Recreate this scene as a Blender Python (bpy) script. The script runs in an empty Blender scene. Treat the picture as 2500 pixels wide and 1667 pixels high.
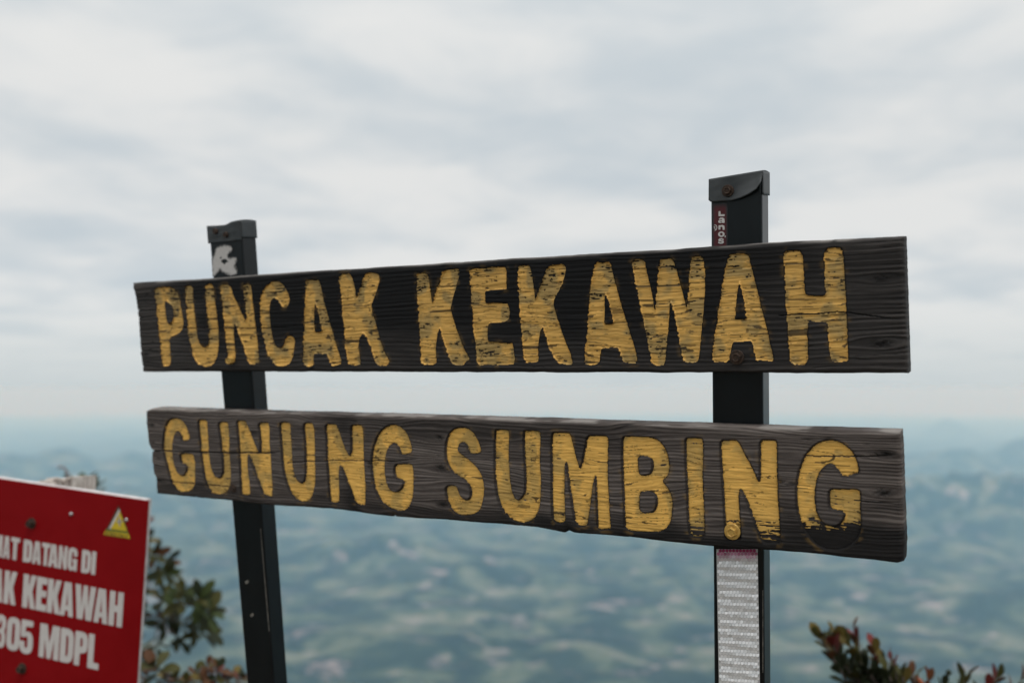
import bpy, math, random
import numpy as np
from mathutils import Vector, Matrix
from mathutils.geometry import tessellate_polygon

random.seed(7)
SC = bpy.context.scene
COL = SC.collection

# ------------------------------------------------------------------ camera, sky, sun, exposure
W0, H0 = 2500.0, 1667.0
LENS, SENSOR = 35.0, 36.0
F = LENS / SENSOR * W0
PITCH = math.radians(2.63)
CAM = Vector((0, 0, 1.6))
cam_d = bpy.data.cameras.new('camera')
cam = bpy.data.objects.new('camera', cam_d)
COL.objects.link(cam)
cam.location = CAM
cam.rotation_euler = (math.pi / 2 + PITCH, 0, 0)
cam_d.lens, cam_d.sensor_width = LENS, SENSOR
cam_d.clip_start, cam_d.clip_end = 0.05, 400000
cam_d.dof.use_dof = True
cam_d.dof.focus_distance = 1.66
cam_d.dof.aperture_fstop = 2.2
cam_d.dof.aperture_blades = 9
SC.camera = cam

SUN_EL, SUN_AZ = math.radians(62), math.radians(150)      # azimuth from +Y towards +X
wd = bpy.data.worlds.new('World'); SC.world = wd; wd.use_nodes = True
nt = wd.node_tree; nt.nodes.clear()
def wn(t, **k):
    n = nt.nodes.new(t)
    for a, b in k.items(): setattr(n, a, b)
    return n
def wmath(op, a, b=None, c=None, clamp=False):
    n = wn('ShaderNodeMath', operation=op, use_clamp=clamp)
    for i, v in enumerate((a, b, c)):
        if v is None: continue
        if hasattr(v, 'is_linked'): nt.links.new(v, n.inputs[i])
        else: n.inputs[i].default_value = v
    return n.outputs[0]
def wmix(f, a, b):
    n = wn('ShaderNodeMix', data_type='RGBA')
    for s, v in ((n.inputs[0], f), (n.inputs[6], a), (n.inputs[7], b)):
        if hasattr(v, 'is_linked'): nt.links.new(v, s)
        else: s.default_value = v
    return n.outputs[2]
sky = wn('ShaderNodeTexSky', sky_type='NISHITA', sun_disc=False)
sky.sun_elevation, sky.sun_rotation, sky.altitude = SUN_EL, SUN_AZ, 3300
sk = wn('ShaderNodeVectorMath', operation='SCALE'); sk.inputs[3].default_value = 0.1
nt.links.new(sky.outputs[0], sk.inputs[0])
tc = wn('ShaderNodeTexCoord'); sx = wn('ShaderNodeSeparateXYZ')
nt.links.new(tc.outputs['Generated'], sx.inputs[0])
zz = wmath('MAXIMUM', sx.outputs[2], 0.0)
den = wmath('ADD', zz, 0.13)
cb = wn('ShaderNodeCombineXYZ')
nt.links.new(wmath('DIVIDE', sx.outputs[0], den), cb.inputs[0])
nt.links.new(wmath('DIVIDE', sx.outputs[1], den), cb.inputs[1])
cb.inputs[2].default_value = 3.7
def wnoise(scale, detail, rough, off):
    v = wn('ShaderNodeVectorMath', operation='ADD'); v.inputs[1].default_value = off
    nt.links.new(cb.outputs[0], v.inputs[0])
    n = wn('ShaderNodeTexNoise'); n.inputs['Scale'].default_value = scale
    n.inputs['Detail'].default_value = detail; n.inputs['Roughness'].default_value = rough
    n.inputs['Distortion'].default_value = 0.35
    nt.links.new(v.outputs[0], n.inputs['Vector'])
    return n.outputs[0]
big = wnoise(0.95, 4, 0.5, (4.1, 1.3, 0))
fine = wnoise(2.6, 4, 0.55, (0.4, 7.7, 2))
cl = wmath('ADD', wmath('MULTIPLY', big, 0.62), wmath('MULTIPLY', fine, 0.38))
rp = wn('ShaderNodeValToRGB')
rp.color_ramp.interpolation = 'EASE'
rp.color_ramp.elements[0].position = 0.33; rp.color_ramp.elements[0].color = (0.565, 0.62, 0.65, 1)
rp.color_ramp.elements[1].position = 0.585; rp.color_ramp.elements[1].color = (0.785, 0.785, 0.765, 1)
nt.links.new(cl, rp.inputs[0])
cloud = wmix(0.93, sk.outputs[0], rp.outputs[0])
hz = wn('ShaderNodeMapRange', interpolation_type='SMOOTHSTEP')
nt.links.new(sx.outputs[2], hz.inputs[0])
hz.inputs[1].default_value, hz.inputs[2].default_value = -0.03, 0.10
hz.inputs[3].default_value, hz.inputs[4].default_value = 1.0, 0.0
up = wmath('MULTIPLY_ADD', wmath('MULTIPLY', wmath('MULTIPLY', zz, zz), zz), 1.5, 1.02)        # overcast: brighter towards the zenith
cu = wn('ShaderNodeVectorMath', operation='SCALE'); nt.links.new(cloud, cu.inputs[0]); nt.links.new(up, cu.inputs[3])
air = wmix(hz.outputs[0], cu.outputs[0], (0.56, 0.62, 0.64, 1))
bg = wn('ShaderNodeBackground'); nt.links.new(air, bg.inputs[0]); bg.inputs[1].default_value = 1.0
wo = wn('ShaderNodeOutputWorld'); nt.links.new(bg.outputs[0], wo.inputs[0])

sl = bpy.data.lights.new('sun', 'SUN'); sl.energy = 1.3; sl.angle = math.radians(18); sl.color = (1, 0.96, 0.9)
sun = bpy.data.objects.new('sun', sl); COL.objects.link(sun)
sdir = Vector((math.sin(SUN_AZ) * math.cos(SUN_EL), math.cos(SUN_AZ) * math.cos(SUN_EL), math.sin(SUN_EL)))
sun.rotation_euler = sdir.to_track_quat('Z', 'Y').to_euler()
sun.location = (3, 3, 6)

vs = SC.view_settings
vs.view_transform = 'Standard'; vs.look = 'None'; vs.exposure = 0.0; vs.gamma = 1.0; vs.use_curve_mapping = False
SC.render.engine = 'CYCLES'
cy = SC.cycles
cy.use_denoising = True
cy.max_bounces = 8; cy.diffuse_bounces = 3; cy.glossy_bounces = 3; cy.volume_bounces = 4
cy.transparent_max_bounces = 8; cy.caustics_reflective = False; cy.caustics_refractive = False

# ------------------------------------------------------------------ helpers
C_R = np.array([1.0, 0, 0]); C_F = np.array([0, math.cos(PITCH), math.sin(PITCH)])
C_D = np.array([0, math.sin(PITCH), -math.cos(PITCH)]); CAMN = np.array(CAM)
def camvec(x, y, z): return x * C_R + y * C_D + z * C_F          # right, down, forward
def at(px, py, depth): return CAMN + camvec((px - W0 / 2) / F, (py - H0 / 2) / F, 1.0) * depth
def unit(v): return v / np.linalg.norm(v)

class Frame:
    """a flat board's own axes: u along it, v up it, w out of its face"""
    def __init__(s, p0, along, down):
        s.ex = unit(along); dn = down - np.dot(down, s.ex) * s.ex
        s.ey = unit(-dn); s.ez = unit(np.cross(s.ex, s.ey)); s.o = p0
    def to_ground(s): s.o = s.o - s.ey * (s.o[2] / s.ey[2])
    def uv(s, px, py, w=0.0):
        r = camvec((px - W0 / 2) / F, (py - H0 / 2) / F, 1.0)
        t = (np.dot(s.o - CAMN, s.ez) + w) / np.dot(r, s.ez)
        q = CAMN + r * t - s.o
        return np.array([np.dot(q, s.ex), np.dot(q, s.ey)])
    def matrix(s):
        return Matrix(((s.ex[0], s.ey[0], s.ez[0], s.o[0]), (s.ex[1], s.ey[1], s.ez[1], s.o[1]),
                       (s.ex[2], s.ey[2], s.ez[2], s.o[2]), (0, 0, 0, 1)))

def vn(x, y, seed=0):
    """value noise in 0..1"""
    xi = np.floor(x).astype(np.int64); yi = np.floor(y).astype(np.int64)
    fx = x - xi; fy = y - yi
    fx = fx * fx * fx * (fx * (fx * 6 - 15) + 10); fy = fy * fy * fy * (fy * (fy * 6 - 15) + 10)
    def h(a, b):
        k = (a * 374761393 + b * 668265263 + seed * 982451653) & 0xffffffff
        k = ((k ^ (k >> 13)) * 1274126177) & 0xffffffff
        k = ((k ^ (k >> 16)) * 2246822519) & 0xffffffff
        return ((k ^ (k >> 15)) & 0xffff) / 65535.0
    a = h(xi, yi); b = h(xi + 1, yi); c = h(xi, yi + 1); d = h(xi + 1, yi + 1)
    return (a + (b - a) * fx) * (1 - fy) + (c + (d - c) * fx) * fy
def fbm(x, y, seed=0, o=4):
    s = 0; a = 0.5; t = 0
    for i in range(o):
        s = s + a * vn(x, y, seed + i * 17); t += a; x = x * 2.03 + 5.1; y = y * 2.03 + 1.7; a *= 0.5
    return s / t
def sstep(a, b, x):
    t = np.clip((x - a) / (b - a), 0, 1); return t * t * (3 - 2 * t)

def tag(o, label=None, cat=None, group=None, kind=None):
    for k, v in (('label', label), ('category', cat), ('group', group), ('kind', kind)):
        if v: o[k] = v
    return o
def empty(name, matrix=None, loc=None):
    o = bpy.data.objects.new(name, None); o.empty_display_size = 0.1; COL.objects.link(o)
    if matrix is not None: o.matrix_world = matrix
    if loc is not None: o.location = loc
    return o
def link(name, me, mat, parent=None):
    if mat and not me.materials: me.materials.append(mat)
    o = bpy.data.objects.new(name, me); COL.objects.link(o)
    if parent: o.parent = parent
    return o
def pymesh(name, v, f, mat, parent=None, smooth=False):
    me = bpy.data.meshes.new(name); me.from_pydata([tuple(map(float, p)) for p in v], [], [tuple(map(int, q)) for q in f])
    me.update()
    if smooth: me.polygons.foreach_set('use_smooth', [True] * len(me.polygons))
    return link(name, me, mat, parent)
def npmesh(name, co, quads, mat, parent=None, col=None, smooth=True):
    me = bpy.data.meshes.new(name)
    co = np.ascontiguousarray(co, dtype=np.float32); quads = np.ascontiguousarray(quads, dtype=np.int32)
    me.vertices.add(len(co)); me.vertices.foreach_set('co', co.ravel())
    n = len(quads)
    me.loops.add(n * 4); me.loops.foreach_set('vertex_index', quads.ravel())
    me.polygons.add(n); me.polygons.foreach_set('loop_start', np.arange(0, n * 4, 4, dtype=np.int32))
    me.polygons.foreach_set('use_smooth', np.full(n, smooth, dtype=bool))
    me.update(calc_edges=True)
    if col is not None:
        a = me.attributes.new('pigment', 'FLOAT_COLOR', 'POINT')
        c4 = np.ones((len(co), 4), dtype=np.float32); c4[:, :3] = col
        a.data.foreach_set('color', c4.ravel())
    return link(name, me, mat, parent)

# materials ---------------------------------------------------------
def mat_new(name):
    m = bpy.data.materials.new(name); m.use_nodes = True
    t = m.node_tree; b = t.nodes['Principled BSDF']
    return m, t, b
def nd(t, typ, **k):
    n = t.nodes.new(typ)
    for a, b in k.items(): setattr(n, a, b)
    return n
def noise(t, scale, detail=4, rough=0.55, vec=None, stretch=None):
    n = nd(t, 'ShaderNodeTexNoise'); n.inputs['Scale'].default_value = scale
    n.inputs['Detail'].default_value = detail; n.inputs['Roughness'].default_value = rough
    tcn = nd(t, 'ShaderNodeTexCoord'); v = tcn.outputs['Object']
    if stretch:
        m = nd(t, 'ShaderNodeMapping'); m.inputs['Scale'].default_value = stretch
        t.links.new(v, m.inputs[0]); v = m.outputs[0]
    t.links.new(v, n.inputs['Vector'])
    return n.outputs[0]
def ramp(t, fac, stops):
    r = nd(t, 'ShaderNodeValToRGB'); e = r.color_ramp.elements
    e[0].position, e[0].color = stops[0][0], (*stops[0][1], 1)
    e[1].position, e[1].color = stops[-1][0], (*stops[-1][1], 1)
    for p, c in stops[1:-1]:
        x = e.new(p); x.color = (*c, 1)
    t.links.new(fac, r.inputs[0]); return r.outputs[0]
def bump(t, b, h, strength, dist):
    n = nd(t, 'ShaderNodeBump'); n.inputs['Strength'].default_value = strength; n.inputs['Distance'].default_value = dist
    t.links.new(h, n.inputs['Height']); t.links.new(n.outputs[0], b.inputs['Normal'])
def mat_noise(name, c0, c1, scale, rough=0.6, metal=0.0, stretch=None, bmp=0.15, dist=0.001, spec=0.4, detail=5):
    m, t, b = mat_new(name)
    n = noise(t, scale, detail, 0.6, stretch=stretch)
    t.links.new(ramp(t, n, [(0.3, c0), (0.7, c1)]), b.inputs['Base Color'])
    b.inputs['Roughness'].default_value = rough; b.inputs['Metallic'].default_value = metal
    b.inputs['Specular IOR Level'].default_value = spec
    if bmp: bump(t, b, n, bmp, dist)
    return m
def mat_pigment(name, rough, spec, scale, stretch, amp, dist, metal=0.0):
    """pigment stored on the mesh, broken up by a fine procedural grain"""
    m, t, b = mat_new(name)
    a = nd(t, 'ShaderNodeAttribute', attribute_name='pigment')
    n = noise(t, scale, 5, 0.65, stretch=stretch)
    mr = nd(t, 'ShaderNodeMapRange'); t.links.new(n, mr.inputs[0])
    mr.inputs[1].default_value, mr.inputs[2].default_value = 0.25, 0.75
    mr.inputs[3].default_value, mr.inputs[4].default_value = 1 - amp, 1 + amp
    mx = nd(t, 'ShaderNodeVectorMath', operation='SCALE')
    t.links.new(a.outputs['Color'], mx.inputs[0]); t.links.new(mr.outputs[0], mx.inputs[3])
    t.links.new(mx.outputs[0], b.inputs['Base Color'])
    b.inputs['Roughness'].default_value = rough; b.inputs['Specular IOR Level'].default_value = spec
    b.inputs['Metallic'].default_value = metal
    bump(t, b, n, 0.5, dist)
    return m
M = {}
M['wood'] = mat_pigment('weathered_wood', 0.78, 0.22, 60, (0.5, 9, 4), 0.35, 0.0006)
M['ochre'] = mat_pigment('ochre_paint', 0.62, 0.3, 90, (0.8, 5, 3), 0.16, 0.0004)
M['decal'] = mat_pigment('decal_ink', 0.5, 0.35, 150, (1, 1, 1), 0.12, 0.0002)
M['tape'] = mat_pigment('reflective_tape', 0.28, 0.6, 300, (1, 1, 1), 0.05, 0.0001, metal=0.25)
M['steel'] = mat_noise('dark_painted_steel', (0.0012, 0.002, 0.003), (0.0045, 0.0065, 0.008), 14, 0.3, 0.0, (1, 0.35, 1), 0.12, 0.0006, spec=0.32)
M['cap'] = mat_noise('dull_sheet_metal', (0.028, 0.033, 0.036), (0.06, 0.064, 0.066), 22, 0.5, 0.25, None, 0.15, 0.0008)
M['rust'] = mat_noise('rusty_bolt', (0.018, 0.013, 0.011), (0.075, 0.045, 0.03), 220, 0.65, 0.4, None, 0.3, 0.0006)
M['gold'] = mat_noise('ochre_painted_bolt', (0.36, 0.2, 0.05), (0.62, 0.4, 0.1), 160, 0.45, 0.1, None, 0.3, 0.0005)
M['zinc'] = mat_noise('zinc_rivet', (0.35, 0.34, 0.34), (0.55, 0.54, 0.53), 120, 0.35, 0.8, None, 0.1, 0.0003)
M['white'] = mat_noise('white_vinyl', (0.50, 0.475, 0.455), (0.56, 0.53, 0.51), 30, 0.5, 0, None, 0.0)
M['chip'] = mat_noise('bare_metal_scratch', (0.07, 0.06, 0.05), (0.26, 0.24, 0.21), 90, 0.5, 0.1, None, 0.0)

# polygons ----------------------------------------------------------
def rounded(pts, r, seg=5):
    """closed polyline with its corners eased by radius r (same unit as pts)"""
    P = [np.array(p, float) for p in pts]; out = []; n = len(P)
    for i in range(n):
        a, b, c = P[i - 1], P[i], P[(i + 1) % n]
        la, lc = np.linalg.norm(a - b), np.linalg.norm(c - b)
        p = b + (a - b) * min(r / la, 0.5); q = b + (c - b) * min(r / lc, 0.5)
        for k in range(seg):
            t = k / (seg - 1); out.append((1 - t) ** 2 * p + 2 * t * (1 - t) * b + t * t * q)
    res = [out[0]]
    for p in out[1:]:
        if np.linalg.norm(p - res[-1]) > 1e-7: res.append(p)
    if np.linalg.norm(res[0] - res[-1]) < 1e-7: res.pop()
    return np.array(res)
def slab(name, rings, w0, w1, mat, parent):
    """solid plate from rings (outer + holes) of (u,v), from depth w0 to w1 (front)"""
    v = []; f = []; rings = [np.array(r) for r in rings]
    tris = tessellate_polygon([[Vector((p[0], p[1], 0)) for p in r] for r in rings])
    flat = np.concatenate(rings); n = len(flat)
    for w in (w0, w1): v += [(p[0], p[1], w) for p in flat]
    for a, b, c in tris:
        A, B, Cc = flat[a], flat[b], flat[c]
        if (B[0] - A[0]) * (Cc[1] - A[1]) - (B[1] - A[1]) * (Cc[0] - A[0]) < 0: b, c = c, b
        f.append((a + n, b + n, c + n)); f.append((a, c, b))
    k = 0
    for i, r in enumerate(rings):
        m = len(r); ar = np.sum(r[:, 0] * np.roll(r[:, 1], -1) - np.roll(r[:, 0], -1) * r[:, 1])
        ccw = (ar > 0) == (i == 0)
        for j in range(m):
            a, b = k + j, k + (j + 1) % m
            f.append((a, b, b + n, a + n) if ccw else (b, a, a + n, b + n))
        k += m
    return pymesh(name, v, f, mat, parent)
def sdf(rings, U, V):
    d2 = np.full(U.shape, 1e9); ins = np.zeros(U.shape, bool)
    for r in rings:
        n = len(r)
        for i in range(n):
            ax, ay = r[i]; bx, by = r[(i + 1) % n]
            ex, ey = bx - ax, by - ay; L = ex * ex + ey * ey
            if L < 1e-14: continue
            t = np.clip(((U - ax) * ex + (V - ay) * ey) / L, 0, 1)
            d2 = np.minimum(d2, (U - ax - t * ex) ** 2 + (V - ay - t * ey) ** 2)
            if ay != by:
                c = (ay > V) != (by > V)
                ins ^= c & (U < ex * (V - ay) / ey + ax)
    d = np.sqrt(d2); return np.where(ins, -d, d)

def tube(pts, rads, sides=6):
    v = []; f = []; pts = [np.array(p, float) for p in pts]
    for i, p in enumerate(pts):
        t = unit(pts[min(i + 1, len(pts) - 1)] - pts[max(i - 1, 0)])
        a = unit(np.cross(t, [0.31, 0.9, 0.12])); b = np.cross(t, a)
        for k in range(sides):
            an = 2 * math.pi * k / sides
            v.append(p + rads[i] * (math.cos(an) * a + math.sin(an) * b))
    for i in range(len(pts) - 1):
        for k in range(sides):
            a, b = i * sides + k, i * sides + (k + 1) % sides
            f.append((a, b, b + sides, a + sides))
    n = len(pts) * sides
    f.append(tuple(range(sides))[::-1]); f.append(tuple(range(n - sides, n)))
    return v, f
def lathe(profile, sides, hexed=()):
    """profile: (radius, w) from back to front"""
    v = []; f = []
    for r, w in profile:
        for k in range(sides):
            an = 2 * math.pi * k / sides; v.append((r * math.cos(an), r * math.sin(an), w))
    for i in range(len(profile) - 1):
        for k in range(sides):
            a, b = i * sides + k, i * sides + (k + 1) % sides
            f.append((a, b, b + sides, a + sides))
    n = len(profile) * sides
    f.append(tuple(range(sides))[::-1]); f.append(tuple(range(n - sides, n)))
    return v, f
def bolt(name, fr, px, py, w, R, mat, parent, length=1.0, washer=True, spin=0.2, sink=0.0):
    """hex head with a washer and a dished top"""
    u, vv = fr.uv(px, py, w); V = []; Fc = []
    if washer:
        v, f = lathe([(R * 1.55, w - 0.003), (R * 1.6, w + 0.0012), (R * 1.5, w + 0.0022), (R * 0.6, w + 0.0024)], 20)
        V += v; Fc += f
    h = R * 0.95 * length
    v, f = lathe([(R * 0.97, w - 0.002 - sink), (R * 1.0, w + 0.001), (R * 1.0, w + h * 0.8), (R * 0.88, w + h), (R * 0.7, w + h * 0.98), (R * 0.6, w + h * 0.86)], 6)
    k = len(V); ca, sa = math.cos(spin), math.sin(spin)
    V += [(x * ca - y * sa, x * sa + y * ca, z) for x, y, z in v]; Fc += [tuple(i + k for i in q) for q in f]
    return pymesh(name, [(x + u, y + vv, z) for x, y, z in V], Fc, mat, parent)

# ------------------------------------------------------------------ ground out to the horizon
def terrain():
    az = np.concatenate([np.linspace(-180, -46, 60)[:-1], np.linspace(-46, 46, 620), np.linspace(46, 180, 60)[1:]])
    az = np.radians(az)
    rr = np.concatenate([[0.0], np.geomspace(0.35, 14, 40), np.geomspace(16, 5500, 70), np.geomspace(5700, 34000, 230), np.geomspace(35000, 150000, 60)])
    A, R = np.meshgrid(az, rr)
    X, Y = R * np.sin(A), R * np.cos(A)
    front = sstep(-0.5, 0.35, np.cos(A))
    drop = np.maximum(R - 2.7 - 0.5 * (vn(A * 3 + 9, A * 0, 5) - 0.5), 0)
    z = -2450 * (1 - np.exp(-drop / 2900)) * (0.35 + 0.65 * front)
    z = z + np.where(R < 40, 0.10 * (fbm(X * 1.7 + 40, Y * 1.7 + 40, 3) - 0.5) * np.clip(R / 1.5, 0, 1), 0)
    z += 70 * sstep(300, 3000, R) * (1 - sstep(4500, 7000, R)) * (fbm(A * 26 + 50, R / 1800, 8, 3) - 0.5) * 2
    # rolling country of the valley floor
    far = sstep(5500, 8500, R)
    z += far * 330 * (fbm(X / 5200 + 60, Y / 5200 + 60, 21, 5) ** 2.2) * 1.4
    rid = 1 - np.abs(2 * fbm(X / 2600 + 30, Y / 2600 + 80, 31, 4) - 1)
    z += far * 90 * rid ** 3
    def hill(deg, dist, hgt, wdeg, wdist, seed=0, rough=0.25):
        a = math.radians(deg)
        n = 1 + rough * (fbm(A * 60 + seed, R / 5000 + seed, 40 + seed, 4) - 0.5) * 2
        return hgt * n * np.exp(-((A - a) / math.radians(wdeg)) ** 2 - ((R - dist) / wdist) ** 2)
    def cone(deg, dist, hgt, rad):
        a = math.radians(deg); cx, cyy = dist * math.sin(a), dist * math.cos(a)
        d = np.hypot(X - cx, Y - cyy); return hgt * np.exp(-(d / rad) ** 0.9 * 1.6)
    def crest(px, py, dist): return dist * (-math.tan(math.atan((py - H0 / 2) / F) - PITCH)) + 2450 + dist ** 2 / 1.46e7
    def ridge(px, py, dist, wpx, wdist, seed, rough=0.3):
        deg = math.degrees(math.atan((px - W0 / 2) / F)); return hill(deg, dist, crest(px, py, dist) - 110, math.degrees(wpx / F), wdist, seed, rough)
    z += ridge(-150, 1082, 26500, 330, 2300, 1, 0.12) + ridge(170, 1125, 26500, 70, 1600, 2, 0.12) + ridge(335, 1110, 27500, 60, 1900, 3, 0.12) + ridge(600, 1140, 26000, 220, 2200, 4, 0.2)
    z += ridge(120, 1185, 20000, 420, 1500, 5, 0.25) + ridge(420, 1300, 14800, 200, 800, 6, 0.5) + ridge(900, 1330, 13600, 160, 650, 7, 0.5) + ridge(1180, 1400, 11800, 180, 600, 8, 0.5)
    z += ridge(2400, 1152, 19500, 330, 1300, 9, 0.22) + ridge(1900, 1200, 18500, 320, 1300, 10, 0.4) + ridge(2450, 1400, 11600, 170, 500, 14, 0.4)
    z += ridge(2350, 1112, 30500, 50, 1100, 11, 0.1) + ridge(2280, 1100, 31500, 130, 2000, 15, 0.2) + ridge(2520, 1056, 34000, 110, 2600, 12, 0.15)
    z += ridge(2318, 1005, 62000, 60, 4500, 13, 0.05) + ridge(2318, 1060, 62000, 190, 6000, 16, 0.05) + ridge(1300, 1080, 42000, 700, 5000, 17, 0.3)
    z -= R ** 2 / (2 * 7.3e6)                                   # the earth's curve
    co = np.stack([X, Y, z], -1).reshape(-1, 3)
    nr, na = R.shape
    i = (np.arange(nr - 1)[:, None] * na + np.arange(na - 1)[None]).ravel()
    q = np.stack([i, i + na, i + na + 1, i + 1], -1)[:, ::-1]
    m, t, b = mat_new('valley_ground')
    # far: woods, fields, villages as flat country; near: summit earth
    g = nd(t, 'ShaderNodeTexCoord')
    def nz(scale, detail, rough, st=(1, 1, 1)):
        mp = nd(t, 'ShaderNodeMapping'); mp.inputs['Scale'].default_value = (st[0] * scale, st[1] * scale, 0)
        t.links.new(g.outputs['Object'], mp.inputs[0])
        n = nd(t, 'ShaderNodeTexNoise'); n.inputs['Scale'].default_value = 1; n.inputs['Detail'].default_value = detail
        n.inputs['Roughness'].default_value = rough; n.inputs['Distortion'].default_value = 0.5
        t.links.new(mp.outputs[0], n.inputs['Vector']); return n.outputs[0]
    land = ramp(t, nz(1 / 700, 7, 0.66), [(0.40, (0.005, 0.013, 0.012)), (0.49, (0.016, 0.030, 0.022)), (0.55, (0.070, 0.090, 0.055)), (0.65, (0.15, 0.15, 0.11))])
    town = nd(t, 'ShaderNodeMapRange', interpolation_type='SMOOTHSTEP'); t.links.new(nz(1 / 380, 6, 0.68), town.inputs[0])
    town.inputs[1].default_value, town.inputs[2].default_value = 0.55, 0.70
    speck = ramp(t, nz(1 / 90, 3, 0.6), [(0.3, (0.20, 0.155, 0.15)), (0.7, (0.42, 0.36, 0.36))])
    mx = nd(t, 'ShaderNodeMix', data_type='RGBA')
    t.links.new(town.outputs[0], mx.inputs[0]); t.links.new(land, mx.inputs[6]); t.links.new(speck, mx.inputs[7])
    ln = nd(t, 'ShaderNodeVectorMath', operation='LENGTH'); t.links.new(g.outputs['Object'], ln.inputs[0])
    nr_ = nd(t, 'ShaderNodeMapRange'); t.links.new(ln.outputs['Value'], nr_.inputs[0])
    nr_.inputs[1].default_value, nr_.inputs[2].default_value = 60, 2500
    n3 = nd(t, 'ShaderNodeTexNoise'); n3.inputs['Scale'].default_value = 3; n3.inputs['Detail'].default_value = 8
    t.links.new(g.outputs['Object'], n3.inputs['Vector'])
    near = ramp(t, n3.outputs[0], [(0.35, (0.06, 0.045, 0.032)), (0.65, (0.15, 0.12, 0.085))])
    m2 = nd(t, 'ShaderNodeMix', data_type='RGBA')
    t.links.new(nr_.outputs[0], m2.inputs[0]); t.links.new(near, m2.inputs[6]); t.links.new(mx.outputs[2], m2.inputs[7])
    t.links.new(m2.outputs[2], b.inputs['Base Color']); b.inputs['Roughness'].default_value = 0.95
    b.inputs['Specular IOR Level'].default_value = 0.1
    o = npmesh('ground', co, q, m)
    tag(o, 'summit earth falling away to a hazy valley of woods, fields and villages', 'ground', kind='structure')
    return o, co[:, 2].min(), (az, rr, z)
ground, ZMIN, _T = terrain()
def ground_z(x, y):
    a, r = math.atan2(x, y), math.hypot(x, y); az, rr, z = _T
    i = int(np.clip(np.searchsorted(rr, r), 1, len(rr) - 1)); j = int(np.clip(np.searchsorted(az, a), 1, len(az) - 1))
    k = (r - rr[i - 1]) / (rr[i] - rr[i - 1]); return float(z[i - 1, j] * (1 - k) + z[i, j] * k)

# ------------------------------------------------------------------ the carved wooden sign
SIGN = Frame(at(1800, 970, 1.6), camvec(4350, -63.5, -F), camvec(0.04, 1, 0.07))
SIGN.to_ground()
sign = empty('wooden_sign', SIGN.matrix())
tag(sign, 'dark weathered plank sign with carved ochre letters on two black steel posts', 'sign')
THICK = 0.033
RES = 0.00105

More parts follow.
